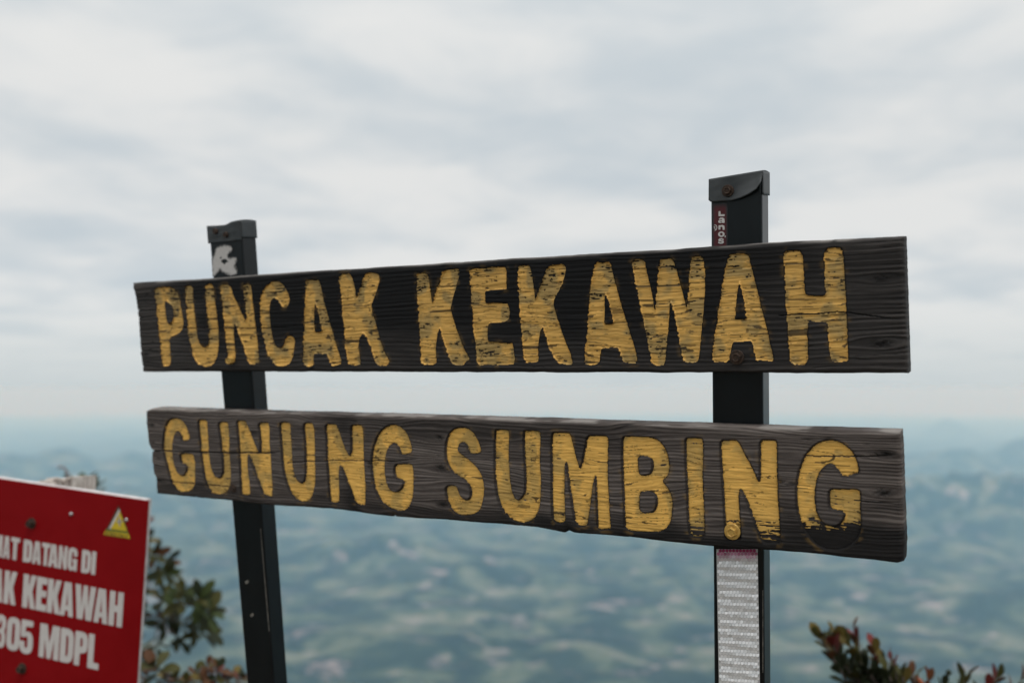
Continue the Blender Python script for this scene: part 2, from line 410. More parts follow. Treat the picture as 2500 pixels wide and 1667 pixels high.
Z1 = (300, 520, 660 / 2352); Z2 = (940, 580, 660 / 2352); Z3 = (1580, 400, 680 / 1975); Z4 = (330, 960, 700 / 2352)
Z5 = (1000, 980, 700 / 2352); Z6 = (1640, 1000, 660 / 2352); ZW = (1520, 600, 240 / 1176)
def ring(z, pts, r=14):
    p = rounded(pts, r); return np.array([SIGN.uv(z[0] + a * z[2], z[1] + b * z[2]) for a, b in p])
TOP = [
 ('P', Z1, 30, [[(272,655),(400,645),(440,655),(475,700),(495,780),(510,860),(525,940),(520,1000),(490,1045),(430,1070),(402,1085),(408,1180),(414,1300),(405,1325),(375,1335),(345,1325),(335,1230),(320,1080),(303,920),(295,840),(280,720)],
   [(368,755),(400,775),(430,810),(445,860),(442,930),(420,960),(395,970),(378,940),(368,860),(360,800)]]),
 ('U', Z1, 40, [[(537,640),(570,628),(605,640),(608,720),(618,860),(635,980),(645,1080),(668,1145),(705,1170),(735,1165),(752,1120),(750,1000),(738,880),(722,760),(715,640),(730,618),(775,618),(785,640),(798,760),(815,880),(828,1000),(832,1130),(825,1220),(800,1300),(760,1330),(700,1335),(650,1310),(615,1250),(592,1160),(570,1040),(560,900),(548,760)]]),
 ('N', Z1, 18, [[(845,645),(870,622),(915,622),(940,650),(955,710),(1000,800),(1045,900),(1070,950),(1075,900),(1062,780),(1045,650),(1048,618),(1105,618),(1115,650),(1125,760),(1140,880),(1155,1000),(1170,1130),(1183,1280),(1175,1310),(1120,1325),(1090,1295),(1060,1200),(1020,1080),(985,980),(968,950),(962,1020),(968,1120),(978,1230),(975,1290),(915,1290),(908,1180),(890,1040),(875,900),(862,760)]]),
 ('C', Z1, 45, [[(1290,600),(1340,590),(1380,610),(1420,660),(1445,720),(1450,770),(1430,810),(1400,830),(1385,815),(1370,780),(1340,745),(1310,735),(1285,755),(1272,810),(1272,880),(1280,960),(1290,1040),(1305,1110),(1330,1160),(1365,1180),(1395,1160),(1410,1110),(1425,1075),(1455,1062),(1485,1080),(1495,1120),(1485,1200),(1470,1280),(1430,1325),(1370,1335),(1310,1310),(1265,1240),(1235,1140),(1210,1020),(1195,900),(1190,800),(1200,720),(1230,650)]]),
 ('A', Z1, 14, [[(1590,600),(1610,580),(1690,578),(1712,600),(1725,660),(1750,780),(1790,920),(1830,1060),(1865,1180),(1900,1290),(1895,1315),(1830,1328),(1805,1310),(1790,1260),(1775,1225),(1660,1220),(1655,1260),(1660,1320),(1620,1335),(1575,1320),(1562,1290),(1568,1180),(1572,1040),(1578,900),(1588,760)],
   [(1672,775),(1690,820),(1715,950),(1735,1035),(1668,1038),(1662,960),(1660,860)]]),
 ('K', Z1, 16, [[(1875,570),(1900,530),(1975,530),(2000,580),(2018,660),(2025,740),(2050,700),(2080,610),(2110,530),(2160,515),(2225,535),(2232,590),(2200,690),(2160,800),(2170,870),(2205,980),(2235,1100),(2270,1200),(2318,1290),(2300,1325),(2220,1330),(2195,1290),(2160,1180),(2110,1060),(2085,1040),(2055,1090),(2045,1160),(2060,1240),(2070,1310),(2010,1330),(1960,1315),(1945,1240),(1932,1100),(1918,960),(1905,800),(1890,680)]]),
 ('K', Z2, 16, [[(275,320),(300,308),(360,312),(378,345),(388,430),(400,520),(410,575),(440,480),(475,380),(505,295),(560,275),(640,270),(645,320),(620,420),(590,520),(572,600),(568,630),(590,700),(620,800),(655,890),(690,980),(735,1050),(730,1070),(700,1075),(690,1105),(640,1115),(580,1095),(560,1050),(525,950),(490,840),(475,775),(455,840),(440,940),(440,1030),(450,1085),(420,1105),(340,1105),(315,1080),(308,980),(300,850),(292,680),(280,500)]]),
 ('E', Z2, 14, [[(735,285),(760,270),(1045,255),(1055,290),(1055,450),(870,462),(868,560),(885,580),(930,568),(1065,570),(1085,640),(1075,710),(1040,735),(900,745),(890,800),(892,905),(1000,915),(1110,920),(1120,990),(1130,1060),(1115,1105),(1000,1110),(820,1110),(800,1080),(785,960),(772,800),(758,640),(745,480)]]),
 ('K', Z2, 16, [[(1155,260),(1180,240),(1255,245),(1270,290),(1285,380),(1298,470),(1305,545),(1330,490),(1365,390),(1405,270),(1450,240),(1560,235),(1575,270),(1545,390),(1500,480),(1472,530),(1465,580),(1490,680),(1530,800),(1570,910),(1610,1000),(1632,1090),(1615,1105),(1510,1095),(1470,1040),(1430,960),(1395,860),(1375,770),(1350,810),(1335,900),(1330,980),(1335,1060),(1320,1085),(1225,1090),(1205,1040),(1192,900),(1180,740),(1165,560),(1158,400)]]),
 ('A', Z2, 14, [[(1825,235),(1840,218),(1945,215),(1965,240),(1990,350),(2025,480),(2065,620),(2110,760),(2150,890),(2180,990),(2195,1070),(2180,1095),(2090,1095),(2065,1070),(2045,1000),(2030,955),(1880,960),(1872,1010),(1865,1090),(1810,1110),(1740,1100),(1735,1060),(1745,940),(1758,800),(1770,640),(1785,480),(1805,340)],
   [(1915,475),(1932,520),(1960,620),(1988,750),(1905,758),(1910,640),(1908,540)]]),
 ('W', ZW, 22, [[(110,195),(150,165),(230,165),(262,200),(290,330),(330,480),(365,650),(385,790),(395,640),(410,450),(435,220),(465,160),(570,150),(615,190),(660,350),(715,560),(770,775),(785,600),(795,400),(812,190),(850,130),(930,125),(965,160),(985,300),(985,500),(970,750),(950,950),(930,1150),(915,1330),(890,1390),(760,1395),(720,1360),(690,1220),(655,1000),(620,800),(575,655),(560,700),(555,850),(535,1100),(515,1300),(495,1430),(420,1440),(345,1400),(330,1280),(290,1100),(250,900),(205,700),(160,480),(125,300)]]),
 ('A', Z3, 12, [[(575,660),(590,640),(700,638),(720,655),(735,720),(760,820),(790,940),(820,1060),(850,1180),(880,1310),(895,1385),(885,1398),(780,1392),(762,1360),(745,1270),(735,1255),(605,1265),(595,1310),(585,1385),(560,1405),(475,1405),(458,1380),(468,1300),(488,1160),(510,1020),(530,880),(550,760)],
   [(652,830),(672,900),(690,1000),(705,1100),(618,1103),(628,1000),(640,900)]]),
 ('H', Z3, 14, [[(965,640),(990,615),(1080,612),(1100,650),(1108,740),(1112,840),(1118,920),(1135,935),(1250,940),(1268,930),(1262,840),(1255,720),(1255,640),(1275,600),(1330,590),(1380,600),(1390,660),(1400,800),(1408,960),(1415,1120),(1422,1300),(1425,1390),(1400,1408),(1310,1405),(1298,1340),(1285,1220),(1275,1125),(1140,1122),(1135,1200),(1138,1300),(1140,1390),(1110,1430),(1050,1425),(1010,1400),(1003,1300),(995,1150),(985,1000),(975,820)]]),
]
LOW = [
 ('G', Z4, 40, [[(270,215),(320,203),(365,210),(405,250),(432,310),(450,378),(385,402),(375,370),(360,330),(345,312),(325,320),(308,360),(298,420),(300,490),(310,560),(325,620),(350,665),(380,682),(405,670),(418,630),(420,590),(375,575),(365,540),(362,490),(475,495),(480,540),(490,570),(487,650),(490,720),(475,770),(440,805),(380,818),(345,805),(310,760),(280,690),(262,620),(245,550),(232,490),(220,450),(225,370),(240,280)]]),
 ('U', Z4, 40, [[(510,230),(530,215),(580,218),(588,240),(592,320),(598,420),(602,500),(612,580),(630,650),(655,690),(685,700),(708,680),(718,620),(712,540),(700,440),(690,340),(675,260),(690,232),(755,235),(762,270),(768,360),(768,460),(775,560),(782,650),(780,720),(765,780),(735,820),(680,838),(630,825),(590,770),(565,700),(550,600),(535,490),(525,380),(515,290)]]),
 ('N', Z4, 14, [[(828,240),(840,222),(900,225),(920,270),(950,350),(980,420),(1005,480),(1022,490),(1022,400),(1015,320),(1005,260),(1025,238),(1090,240),(1098,290),(1098,400),(1108,520),(1115,650),(1122,760),(1118,855),(1080,850),(1045,825),(1020,760),(990,680),(960,590),(935,520),(920,500),(915,560),(925,660),(938,760),(938,830),(915,842),(875,838),(862,790),(858,680),(852,560),(845,420),(835,320)]]),
 ('U', Z4, 40, [[(1180,250),(1200,235),(1260,238),(1270,270),(1275,370),(1282,480),(1285,580),(1300,660),(1325,720),(1355,742),(1380,730),(1393,680),(1393,600),(1392,480),(1385,360),(1372,270),(1390,240),(1450,240),(1462,280),(1470,400),(1470,540),(1475,660),(1470,760),(1450,840),(1415,890),(1360,895),(1310,870),(1265,810),(1235,730),(1212,640),(1200,520),(1192,400),(1185,310)]]),
 ('N', Z4, 14, [[(1555,270),(1575,250),(1645,255),(1665,300),(1695,390),(1730,480),(1755,520),(1768,480),(1768,380),(1765,290),(1775,258),(1850,258),(1865,300),(1870,420),(1872,540),(1880,660),(1885,780),(1885,900),(1875,922),(1815,918),(1790,880),(1760,790),(1720,690),(1690,610),(1672,590),(1665,660),(1670,780),(1670,890),(1640,905),(1600,895),(1588,840),(1580,700),(1570,560),(1565,400)]]),
 ('G', Z4, 45, [[(2050,270),(2110,255),(2160,265),(2215,310),(2250,380),(2275,490),(2180,515),(2165,480),(2150,430),(2115,408),(2080,430),(2055,480),(2042,560),(2042,650),(2055,730),(2080,790),(2120,815),(2165,800),(2195,760),(2200,720),(2135,700),(2120,660),(2120,580),(2270,575),(2278,640),(2280,740),(2275,850),(2250,920),(2210,965),(2150,970),(2070,940),(2000,870),(1960,780),(1940,680),(1930,560),(1945,450),(1985,340)]]),
 ('S', Z5, 45, [[(350,225),(420,210),(470,218),(520,255),(555,310),(575,370),(590,425),(500,440),(480,410),(465,360),(440,335),(405,345),(388,385),(395,415),(430,440),(480,475),(530,520),(570,570),(600,640),(610,720),(600,800),(580,880),(535,925),(470,942),(400,940),(345,895),(310,830),(295,760),(288,690),(380,685),(395,740),(420,790),(460,812),(490,800),(500,750),(490,700),(460,655),(410,625),(360,590),(315,540),(292,470),(288,390),(300,300)]]),
 ('U', Z5, 40, [[(695,245),(710,230),(800,232),(812,250),(812,340),(808,440),(815,560),(822,660),(835,740),(860,795),(885,812),(920,790),(942,750),(945,660),(942,560),(935,440),(930,320),(930,245),(955,235),(1055,240),(1070,260),(1068,380),(1065,500),(1075,640),(1072,760),(1065,860),(1040,930),(995,985),(940,1000),(870,995),(810,950),(750,880),(720,800),(700,680),(692,540),(692,400)]]),
 ('M', Z5, 14, [[(1160,275),(1180,252),(1310,258),(1325,300),(1345,390),(1370,480),(1392,552),(1410,500),(1430,400),(1450,300),(1470,278),(1610,280),(1628,310),(1625,440),(1622,560),(1628,700),(1635,850),(1645,1010),(1645,1050),(1555,1058),(1535,1030),(1530,900),(1525,740),(1518,610),(1500,680),(1485,800),(1470,920),(1455,1010),(1430,1030),(1380,1025),(1350,980),(1330,860),(1310,720),(1290,570),(1278,500),(1268,520),(1268,640),(1268,780),(1272,900),(1275,980),(1240,1005),(1190,995),(1168,950),(1160,780),(1162,600),(1158,420)]]),
 ('B', Z5, 40, [[(1740,300),(1760,283),(1960,290),(2030,310),(2080,360),(2115,430),(2130,510),(2128,580),(2100,630),(2065,655),(2110,700),(2145,760),(2158,850),(2150,950),(2120,1030),(2060,1075),(1950,1080),(1810,1070),(1760,1040),(1755,900),(1750,760),(1742,600),(1738,440)],
   [(1870,450),(1950,455),(1985,480),(1990,540),(1975,600),(1895,605),(1878,590),(1870,520)],
   [(1885,742),(1980,745),(2015,770),(2025,820),(2015,880),(1990,912),(1890,912),(1880,860),(1882,800)]]),
 ('I', Z6, 18, [[(112,265),(130,245),(255,245),(272,270),(272,400),(268,540),(272,700),(280,850),(285,1000),(285,1095),(265,1115),(175,1110),(150,1080),(138,960),(132,800),(125,620),(115,440)]]),
 ('N', Z6, 16, [[(418,290),(435,265),(560,265),(585,290),(630,380),(680,470),(725,560),(755,635),(762,560),(762,400),(762,300),(780,262),(900,265),(915,290),(915,450),(920,600),(925,760),(935,900),(942,1060),(942,1165),(800,1168),(760,1110),(720,980),(670,850),(620,730),(590,695),(582,760),(590,900),(600,1040),(600,1130),(500,1135),(465,1110),(458,980),(448,820),(438,640),(425,460)]]),
 ('G', Z6, 45, [[(1300,270),(1390,258),(1470,280),(1550,340),(1600,410),(1625,500),(1635,555),(1490,595),(1470,560),(1440,520),(1400,480),(1360,478),(1310,510),(1270,580),(1250,670),(1245,780),(1255,880),(1290,960),(1340,1005),(1400,1018),(1460,1000),(1495,950),(1500,890),(1400,880),(1365,850),(1362,690),(1630,690),(1645,740),(1640,860),(1650,980),(1640,1080),(1590,1160),(1510,1215),(1400,1232),(1290,1205),(1210,1140),(1150,1050),(1105,940),(1080,820),(1078,680),(1100,540),(1150,410),(1220,320)]]),
]
def curve_uv(pts): return np.array([SIGN.uv(*p) for p in pts])

def plank(label, top, bot, left, right, letters, knots, cracks, style):
    T, B, Lf, Rt = map(curve_uv, (top, bot, left, right))
    uL, uR = Lf[:, 0].min(), Rt[:, 0].max()
    vT, vB = T[:, 1].max(), B[:, 1].min()
    nu, nv = int((uR - uL) / RES), int((vT - vB) / RES)
    s, r = np.meshgrid(np.linspace(0, 1, nu), np.linspace(0, 1, nv))
    lo = Lf[np.argsort(Lf[:, 1])]; ro = Rt[np.argsort(Rt[:, 1])]
    vv = vB + r * (vT - vB)
    jag = 0.0016 * (fbm(vv / 0.006, vv * 0 + 3, style * 9 + 1, 3) - 0.5) * 2
    ul = np.interp(vv, lo[:, 1], lo[:, 0]) + jag; ur = np.interp(vv, ro[:, 1], ro[:, 0]) + jag * 0.4
    U = ul + (ur - ul) * s
    tp = np.interp(U, T[:, 0], T[:, 1]) + 0.0011 * (fbm(U / 0.05, U * 0 + 7, style + 3, 4) - 0.5) * 2
    bt = np.interp(U, B[:, 0], B[:, 1]) + 0.0011 * (fbm(U / 0.04, U * 0 + 2, style + 8, 4) - 0.5) * 2
    V = bt + (tp - bt) * r
    # grain: long bands bent by slow warps and by the knots
    ph = V + (0.010 if style == 1 else 0.019) * (fbm(U / 0.26 + 3, V / 0.06, 11 + style, 3) - 0.5) * 2 + 0.0022 * (fbm(U / 0.05, V / 0.02, 12 + style, 3) - 0.5)
    dark = np.zeros_like(U); pit = np.zeros_like(U)
    for kx, ky, size in knots:
        ku, kv = SIGN.uv(kx, ky)
        e = np.exp(-((U - ku) / (size * 5)) ** 2 - ((V - kv) / (size * 1.7)) ** 2)
        ph = ph + np.where(V > kv, 1, -1) * -size * 1.2 * e * np.clip(np.abs(V - kv) / size, 0, 1)
        c = np.exp(-((U - ku) / (size * 1.6)) ** 2 - ((V - kv) / (size * 0.7)) ** 2)
        dark = np.maximum(dark, c); pit = np.maximum(pit, c * sstep(0.35, 0.7, fbm(U / 0.004, V / 0.003, 77, 2)))
    g1 = vn(ph / 0.0045 + 100, U / 0.22 + 9, 31 + style); g2 = vn(ph / 0.0019 + 50, U / 0.09, 32 + style)
    g3 = vn(ph / 0.0010, U / 0.035, 33 + style); g4 = vn(ph / 0.017 + 20, U / 0.4, 34 + style)
    sn = 0.5 + 0.5 * np.sin(2 * math.pi * ph / (0.0062 if style == 2 else 0.0085) + 3 * g4)
    grain = 0.32 * g1 + 0.25 * g2 + 0.13 * g3 + 0.30 * sn
    e = np.minimum(np.minimum((U - ul), (ur - U)), np.minimum(V - bt, tp - V))
    h = 0.0016 * (grain - 0.5) * (1 + 0.9 * (1 - sstep(0, 0.06, np.minimum(U - ul, ur - U)))) - 0.0018 * pit
    rho = 0.0055 + 0.003 * fbm(U / 0.03, V / 0.03, 5 + style, 3)
    ed = np.clip(e, 0, rho); h = h - (rho - np.sqrt(np.maximum(rho ** 2 - (rho - ed) ** 2, 0)))
    # checks along the grain
    ck = np.zeros_like(U)
    hair = (1 - sstep(0.0, 0.035, np.abs(vn(ph / 0.009 + 7, U / 0.30 + 2, 55 + style) - 0.5))) * sstep(0.5, 0.62, vn(U / 0.09, V / 0.02, 57 + style))
    for pts, wid in cracks:
        P = curve_uv(pts); P = P[np.argsort(P[:, 0])]
        yv = np.interp(U, P[:, 0], P[:, 1]) + 0.0012 * (fbm(U / 0.012, U * 0 + 1, 66, 3) - 0.5) * 2
        taper = sstep(P[0, 0] - 0.001, P[0, 0] + 0.004, U) * (1 - sstep(P[-1, 0] - 0.05, P[-1, 0], U)) if P[0, 0] > uL + 0.02 else (1 - sstep(P[-1, 0] - 0.05, P[-1, 0], U)) * (U < P[-1, 0])
        ck = np.maximum(ck, taper * (1 - sstep(wid * 0.5, wid * 1.1, np.abs(V - yv))))
    h = h - 0.005 * ck - 0.0007 * hair
    # carving
    D = np.full(U.shape, 0.05); mem = np.full(U.shape, -1); loc = []
    for k, (ch, z, rad, rings) in enumerate(letters):
        R_ = [ring(z, p, rad) for p in rings]
        a = R_[0].min(0) - 0.008; b = R_[0].max(0) + 0.008
        j0, j1 = np.where(((U > a[0]) & (U < b[0])).any(0))[0][[0, -1]]
        i0, i1 = np.where(((V > a[1]) & (V < b[1])).any(1))[0][[0, -1]]
        sl_ = (slice(i0, i1 + 1), slice(j0, j1 + 1))
        d = sdf(R_, U[sl_], V[sl_])
        D[sl_] = np.minimum(D[sl_], d); mm = mem[sl_]; mm[d <= D[sl_]] = k
        loc.append((sl_, d, R_[0]))
    deep = 0.0050 if style == 2 else 0.0032
    wob = 0.0006 * (fbm(U / 0.006, V / 0.004, 90 + style, 3) - 0.5) * 2
    carve = 1 - sstep(-0.0015 if style == 2 else -0.0022, 0.0004, D + wob)
    h = h * (1 - 0.45 * carve) - deep * carve
    h = h - 0.0016 * np.exp(-((D + 0.0006) / 0.0011) ** 2) * (1 if style == 2 else 0.8)
    # pigment of the wood, with top edge light and bottom shade painted in
    su = (U - uL) / (uR - uL); sv = (V - bt) / np.maximum(tp - bt, 1e-4)
    lum = np.clip(0.25 + 0.95 * (grain - 0.25) + 0.25 * (fbm(U / 0.12, V / 0.03, 41 + style, 4) - 0.5), 0.05, 1.2)
    if style == 1:
        base = np.array([0.060, 0.053, 0.050]); hi = np.array([0.17, 0.152, 0.143])
        n_ = (fbm(U / 0.16, V / 0.035, 71, 4) - 0.5) * 2
        blk = sstep(0.05, 0.17, su + 0.05 * n_) * (1 - sstep(0.82, 1.0, su + 0.08 * n_) * 0.72) * (0.42 + 0.58 * sstep(0.12, 0.5, sv + 0.2 * n_))
        blk = np.maximum(blk, sstep(0.62, 0.8, sv + 0.12 * n_) * sstep(0.01, 0.12, su) * 0.92 * (1 - 0.75 * sstep(0.86, 1, su)))
        blk = blk * (1 - 0.6 * (1 - sstep(0.0, 0.007, tp - V)))  # stain thinned along the top edge, so the painted sky light shows
        ink = np.array([0.0055, 0.0055, 0.006])
    else:
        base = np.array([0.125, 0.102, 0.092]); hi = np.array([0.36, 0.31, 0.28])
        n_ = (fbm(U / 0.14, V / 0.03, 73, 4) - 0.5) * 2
        blk = (1 - sstep(0.06, 0.22, sv + 0.12 * n_)) * (0.6 + 0.4 * sstep(0.3, 0.7, su))  # black stain, plus the shadow along the bottom edge painted in
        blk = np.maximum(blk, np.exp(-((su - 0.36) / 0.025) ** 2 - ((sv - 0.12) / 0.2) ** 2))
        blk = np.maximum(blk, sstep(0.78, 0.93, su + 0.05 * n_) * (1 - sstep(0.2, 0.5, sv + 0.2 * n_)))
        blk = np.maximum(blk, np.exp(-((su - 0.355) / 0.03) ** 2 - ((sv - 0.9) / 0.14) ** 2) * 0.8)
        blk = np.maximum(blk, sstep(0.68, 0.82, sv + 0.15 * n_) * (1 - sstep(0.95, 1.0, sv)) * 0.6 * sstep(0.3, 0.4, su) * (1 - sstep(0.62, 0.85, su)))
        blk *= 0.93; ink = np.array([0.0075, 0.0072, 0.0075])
    pig = base * (0.45 + 1.1 * lum[..., None]) * 0.62 + (hi - base) * np.clip(lum - 0.45, 0, 1)[..., None] * 0.75
    silver = (1 - sstep(0.001, 0.006, tp - V)) * sstep(0.42, 0.6, fbm(U / 0.07, V / 0.004, 44 + style, 3))  # sky light on the rounded top edge, painted as broken pale grey
    pig = pig + (np.array([0.30, 0.275, 0.255]) - pig) * (silver * 0.65)[..., None]
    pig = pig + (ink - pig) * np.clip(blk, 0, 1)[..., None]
    dk = np.clip(np.maximum(dark * 0.95, np.maximum(ck, hair * 0.7)), 0, 1)
    rim = np.exp(-((D - 0.0004) / 0.0016) ** 2) * 0.75                        # colour taken to near black along every cut
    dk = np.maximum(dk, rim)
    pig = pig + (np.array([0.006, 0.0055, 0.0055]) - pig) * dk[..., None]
    smear = sstep(0.55, 0.8, fbm(U / 0.02, V / 0.012, 47, 3)) * (1 - sstep(0.001, 0.010, D)) * sstep(0.0, 0.002, D) * (0.35 if style == 2 else 0.25)
    pig = pig + (np.array([0.24, 0.14, 0.035]) - pig) * smear[..., None]
    # solid: front sheet, rounded into side walls and a back
    front = np.stack([U, V, h], -1).reshape(-1, 3); idx = np.arange(nu * nv).reshape(nv, nu)
    loop = np.concatenate([idx[0, :-1], idx[:-1, -1], idx[-1, :0:-1], idx[:0:-1, 0]])
    co = [front]; cl_ = [pig.reshape(-1, 3)]; prev = loop; off = len(front); quads = []
    i = idx[:-1, :-1].ravel(); quads.append(np.stack([i, i + 1, i + nu + 1, i + nu], -1))
    n = len(loop); lp = front[loop]
    for k, w in enumerate((0.25, 0.6, 1.0)):
        p = lp.copy(); p[:, 2] = lp[:, 2] + (-THICK - lp[:, 2]) * w
        if k == 1: p[:, :2] += 0.0007 * (vn(lp[:, 0:1] / 0.004, lp[:, 1:2] / 0.004, 3) - 0.5)
        co.append(p); cl_.append(np.maximum(pig.reshape(-1, 3)[loop] * 0.9, 0.008)); cur = off + np.arange(n)
        quads.append(np.stack([prev, cur, np.roll(cur, -1), np.roll(prev, -1)], -1)); prev = cur; off += n
    botl = prev[:nu]; topl = prev[nu - 1 + nv - 1: nu - 1 + nv - 1 + nu][::-1]
    quads.append(np.stack([botl[:-1], topl[:-1], topl[1:], botl[1:]], -1))
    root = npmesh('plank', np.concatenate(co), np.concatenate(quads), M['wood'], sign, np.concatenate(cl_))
    root['label'] = label
    # paint: each letter its own skin of flaking paint lying in its carving
    for k, (ch, z, rad, rings) in enumerate(letters):
        sl_, d, out = loc[k]
        u, v, hh, p_ = U[sl_], V[sl_], h[sl_], ph[sl_]
        c0, c1 = out.min(0), out.max(0); lv = (v - c0[1]) / (c1[1] - c0[1]); lu = (u - c0[0]) / (c1[0] - c0[0])
        rag = (fbm(u / 0.008 + k, v / 0.0045, 101 + k, 4) - 0.5) * 2
        flk = fbm(u / 0.019 + k * 3, p_ / 0.0019, 120 + k, 4)
        fl2 = fbm(u / 0.004 + k * 3, p_ / 0.0016, 150 + k, 3)
        line = np.abs(vn(p_ / 0.0062 + k * 5, u / 0.11 + k, 140 + k) - 0.5)
        patch = fbm(u / 0.03 + k * 7, v / 0.03, 160 + k, 3)
        if style == 1:
            lim = 0.0003 + 0.0017 * rag
            wear = 0.215 + 0.09 * sstep(0.72, 1.0, lv) + 0.12 * sstep(0.5, 0.72, patch)
            line_on = vn(u / 0.05, v / 0.012, 180 + k) > 0.38
            cracks_ = (line < 0.030) & line_on
            ochre = np.array([0.62, 0.358, 0.09]); dull = np.array([0.30, 0.215, 0.085])
            dirt = sstep(0.48, 0.68, patch + 0.12 * sstep(0.7, 1, lv))
        else:
            lim = -0.0011 + 0.0008 * rag
            right_low = sstep(0.74, 0.86, (c0[0] - uL) / (uR - uL)) * (1 - sstep(0.0, 0.5, lv)) ** 1.3
            wear = 0.14 + 0.13 * sstep(0.5, 0.72, patch) + 0.42 * right_low + 0.10 * (1 - sstep(0.0, 0.12, lv)) * sstep(0.5, 0.7, (c0[0] - uL) / (uR - uL))
            if ch == 'G' and k > 8: wear = wear + 0.45 * (1 - sstep(0.0, 0.36, lv)) ** 1.3
            line_on = vn(u / 0.05, v / 0.012, 180 + k) > 0.55
            cracks_ = (line < 0.018) & line_on
            ochre = np.array([0.75, 0.43, 0.10]); dull = np.array([0.34, 0.245, 0.09])
            dirt = 0.7 * sstep(0.5, 0.7, patch) + 0.6 * right_low
        keep = (d < lim) & (flk * 0.75 + fl2 * 0.25 > wear) & (ck[sl_] < 0.4) & (mem[sl_] == k)
        lift = 0.0007 + 0.0009 * (flk - 0.4) + 0.0010 * np.exp(-(line / 0.05) ** 2) * line_on * vn(u / 0.02, v / 0.006, 190 + k)
        lift = np.maximum(lift, 0.0004)
        W_ = hh + lift + 0.0011 * (vn(p_ / 0.0034 + k, u / 0.03, 230 + k) - 0.5) * (1.0 if style == 1 else 0.55)
        q = (keep[:-1, :-1].astype(int) + keep[1:, :-1] + keep[:-1, 1:] + keep[1:, 1:]) >= 3
        ii, jj = np.where(q); w_ = u.shape[1]
        qa = np.stack([ii * w_ + jj, ii * w_ + jj + 1, (ii + 1) * w_ + jj + 1, (ii + 1) * w_ + jj], -1)
        used = np.unique(qa); mp = np.zeros(u.size, int); mp[used] = np.arange(len(used))
        strk = fbm(u / 0.03, v / 0.003, 200 + k, 3)
        tone = (0.80 + 0.42 * strk)[..., None] * (0.9 + 0.2 * vn(u / 0.05, v / 0.05, 210 + k))[..., None]
        c = ochre * tone; c = c + (dull - c) * (dirt * 0.75)[..., None]
        thin = sstep(0.0, 0.10, flk * 0.75 + fl2 * 0.25 - wear)[..., None]
        c = c * (0.55 + 0.45 * thin)
        c = c + (np.array([0.035, 0.024, 0.012]) - c) * (0.85 * cracks_)[..., None]
        W_ = W_ - 0.0005 * cracks_
        hl = (np.abs(vn(p_ / 0.0031 + k * 2, u / 0.05 + k, 240 + k) - 0.5) < 0.045) & (vn(u / 0.025, v / 0.01, 250 + k) > (0.45 if style == 1 else 0.6))
        c = c * np.where(hl, 0.42, 1.0)[..., None]
        cc = np.stack([u, v, W_], -1).reshape(-1, 3)[used]
        lo_ = npmesh('letter', cc, mp[qa], M['ochre'], root, c.reshape(-1, 3)[used])
        lo_['label'] = 'carved letter %s in flaking ochre paint' % ch
    return root, uL, uR

p_top, _, _ = plank('nearly black upper plank carved PUNCAK KEKAWAH',
    [(310, 691), (322, 690), (519, 679), (620, 671), (960, 650), (1221, 633), (1600, 611), (1880, 592), (2207, 576), (2230, 575)],
    [(330, 909), (348, 908), (700, 908), (1100, 909), (1600, 910), (1900, 911), (2217, 912), (2240, 912)],
    [(322, 690), (328, 722), (334, 761), (337, 795), (341, 851), (344, 885), (348, 908)],
    [(2206, 576), (2210, 700), (2213, 800), (2217, 912)],
    TOP, [(2152, 680, 0.006), (2155, 838, 0.008), (357, 864, 0.006), (1180, 690, 0.004), (760, 900, 0.004)],
    [([(322, 757), (345, 757), (405, 757)], 0.0009), ([(1900, 770), (2060, 762), (2217, 782)], 0.0007), ([(430, 800), (560, 802), (720, 799)], 0.0006)], 1)
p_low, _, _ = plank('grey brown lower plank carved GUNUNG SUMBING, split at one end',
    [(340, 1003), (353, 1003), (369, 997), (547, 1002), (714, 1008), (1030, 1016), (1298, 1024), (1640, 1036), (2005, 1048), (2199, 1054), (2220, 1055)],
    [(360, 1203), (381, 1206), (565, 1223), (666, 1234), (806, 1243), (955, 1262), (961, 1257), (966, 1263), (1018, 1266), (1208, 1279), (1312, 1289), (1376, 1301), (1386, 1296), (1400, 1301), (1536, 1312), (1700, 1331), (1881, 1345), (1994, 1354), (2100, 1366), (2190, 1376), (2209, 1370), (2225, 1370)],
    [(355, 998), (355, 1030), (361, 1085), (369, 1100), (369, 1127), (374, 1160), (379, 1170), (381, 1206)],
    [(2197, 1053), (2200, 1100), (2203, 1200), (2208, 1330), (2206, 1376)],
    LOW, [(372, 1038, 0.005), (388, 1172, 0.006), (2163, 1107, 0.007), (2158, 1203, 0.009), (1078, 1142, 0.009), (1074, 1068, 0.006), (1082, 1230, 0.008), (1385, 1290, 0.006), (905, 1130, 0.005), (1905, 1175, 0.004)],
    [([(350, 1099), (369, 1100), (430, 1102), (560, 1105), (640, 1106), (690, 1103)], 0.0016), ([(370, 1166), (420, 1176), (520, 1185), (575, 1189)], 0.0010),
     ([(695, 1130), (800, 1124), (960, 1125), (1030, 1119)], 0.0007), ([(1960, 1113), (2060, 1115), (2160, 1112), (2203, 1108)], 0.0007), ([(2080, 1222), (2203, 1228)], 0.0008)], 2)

bolt('bolt', SIGN, 566, 879, 0.001, 0.0085, M['gold'], p_top, 1.5, False, 0.5)['label'] = 'ochre painted hex bolt at the foot of the N'
bolt('bolt', SIGN, 1799, 872, 0.001, 0.0075, M['rust'], p_top, 1.2, True, 0.3)['label'] = 'rusty hex bolt between the legs of the A'
bolt('bolt', SIGN, 570, 1191, -0.001, 0.0058, M['rust'], p_low, 0.8, True, 0.1)
bolt('bolt', SIGN, 1788, 1297, -0.002, 0.0085, M['gold'], p_low, 1.2, True, 0.6)['label'] = 'ochre painted hex bolt at the foot of the N'

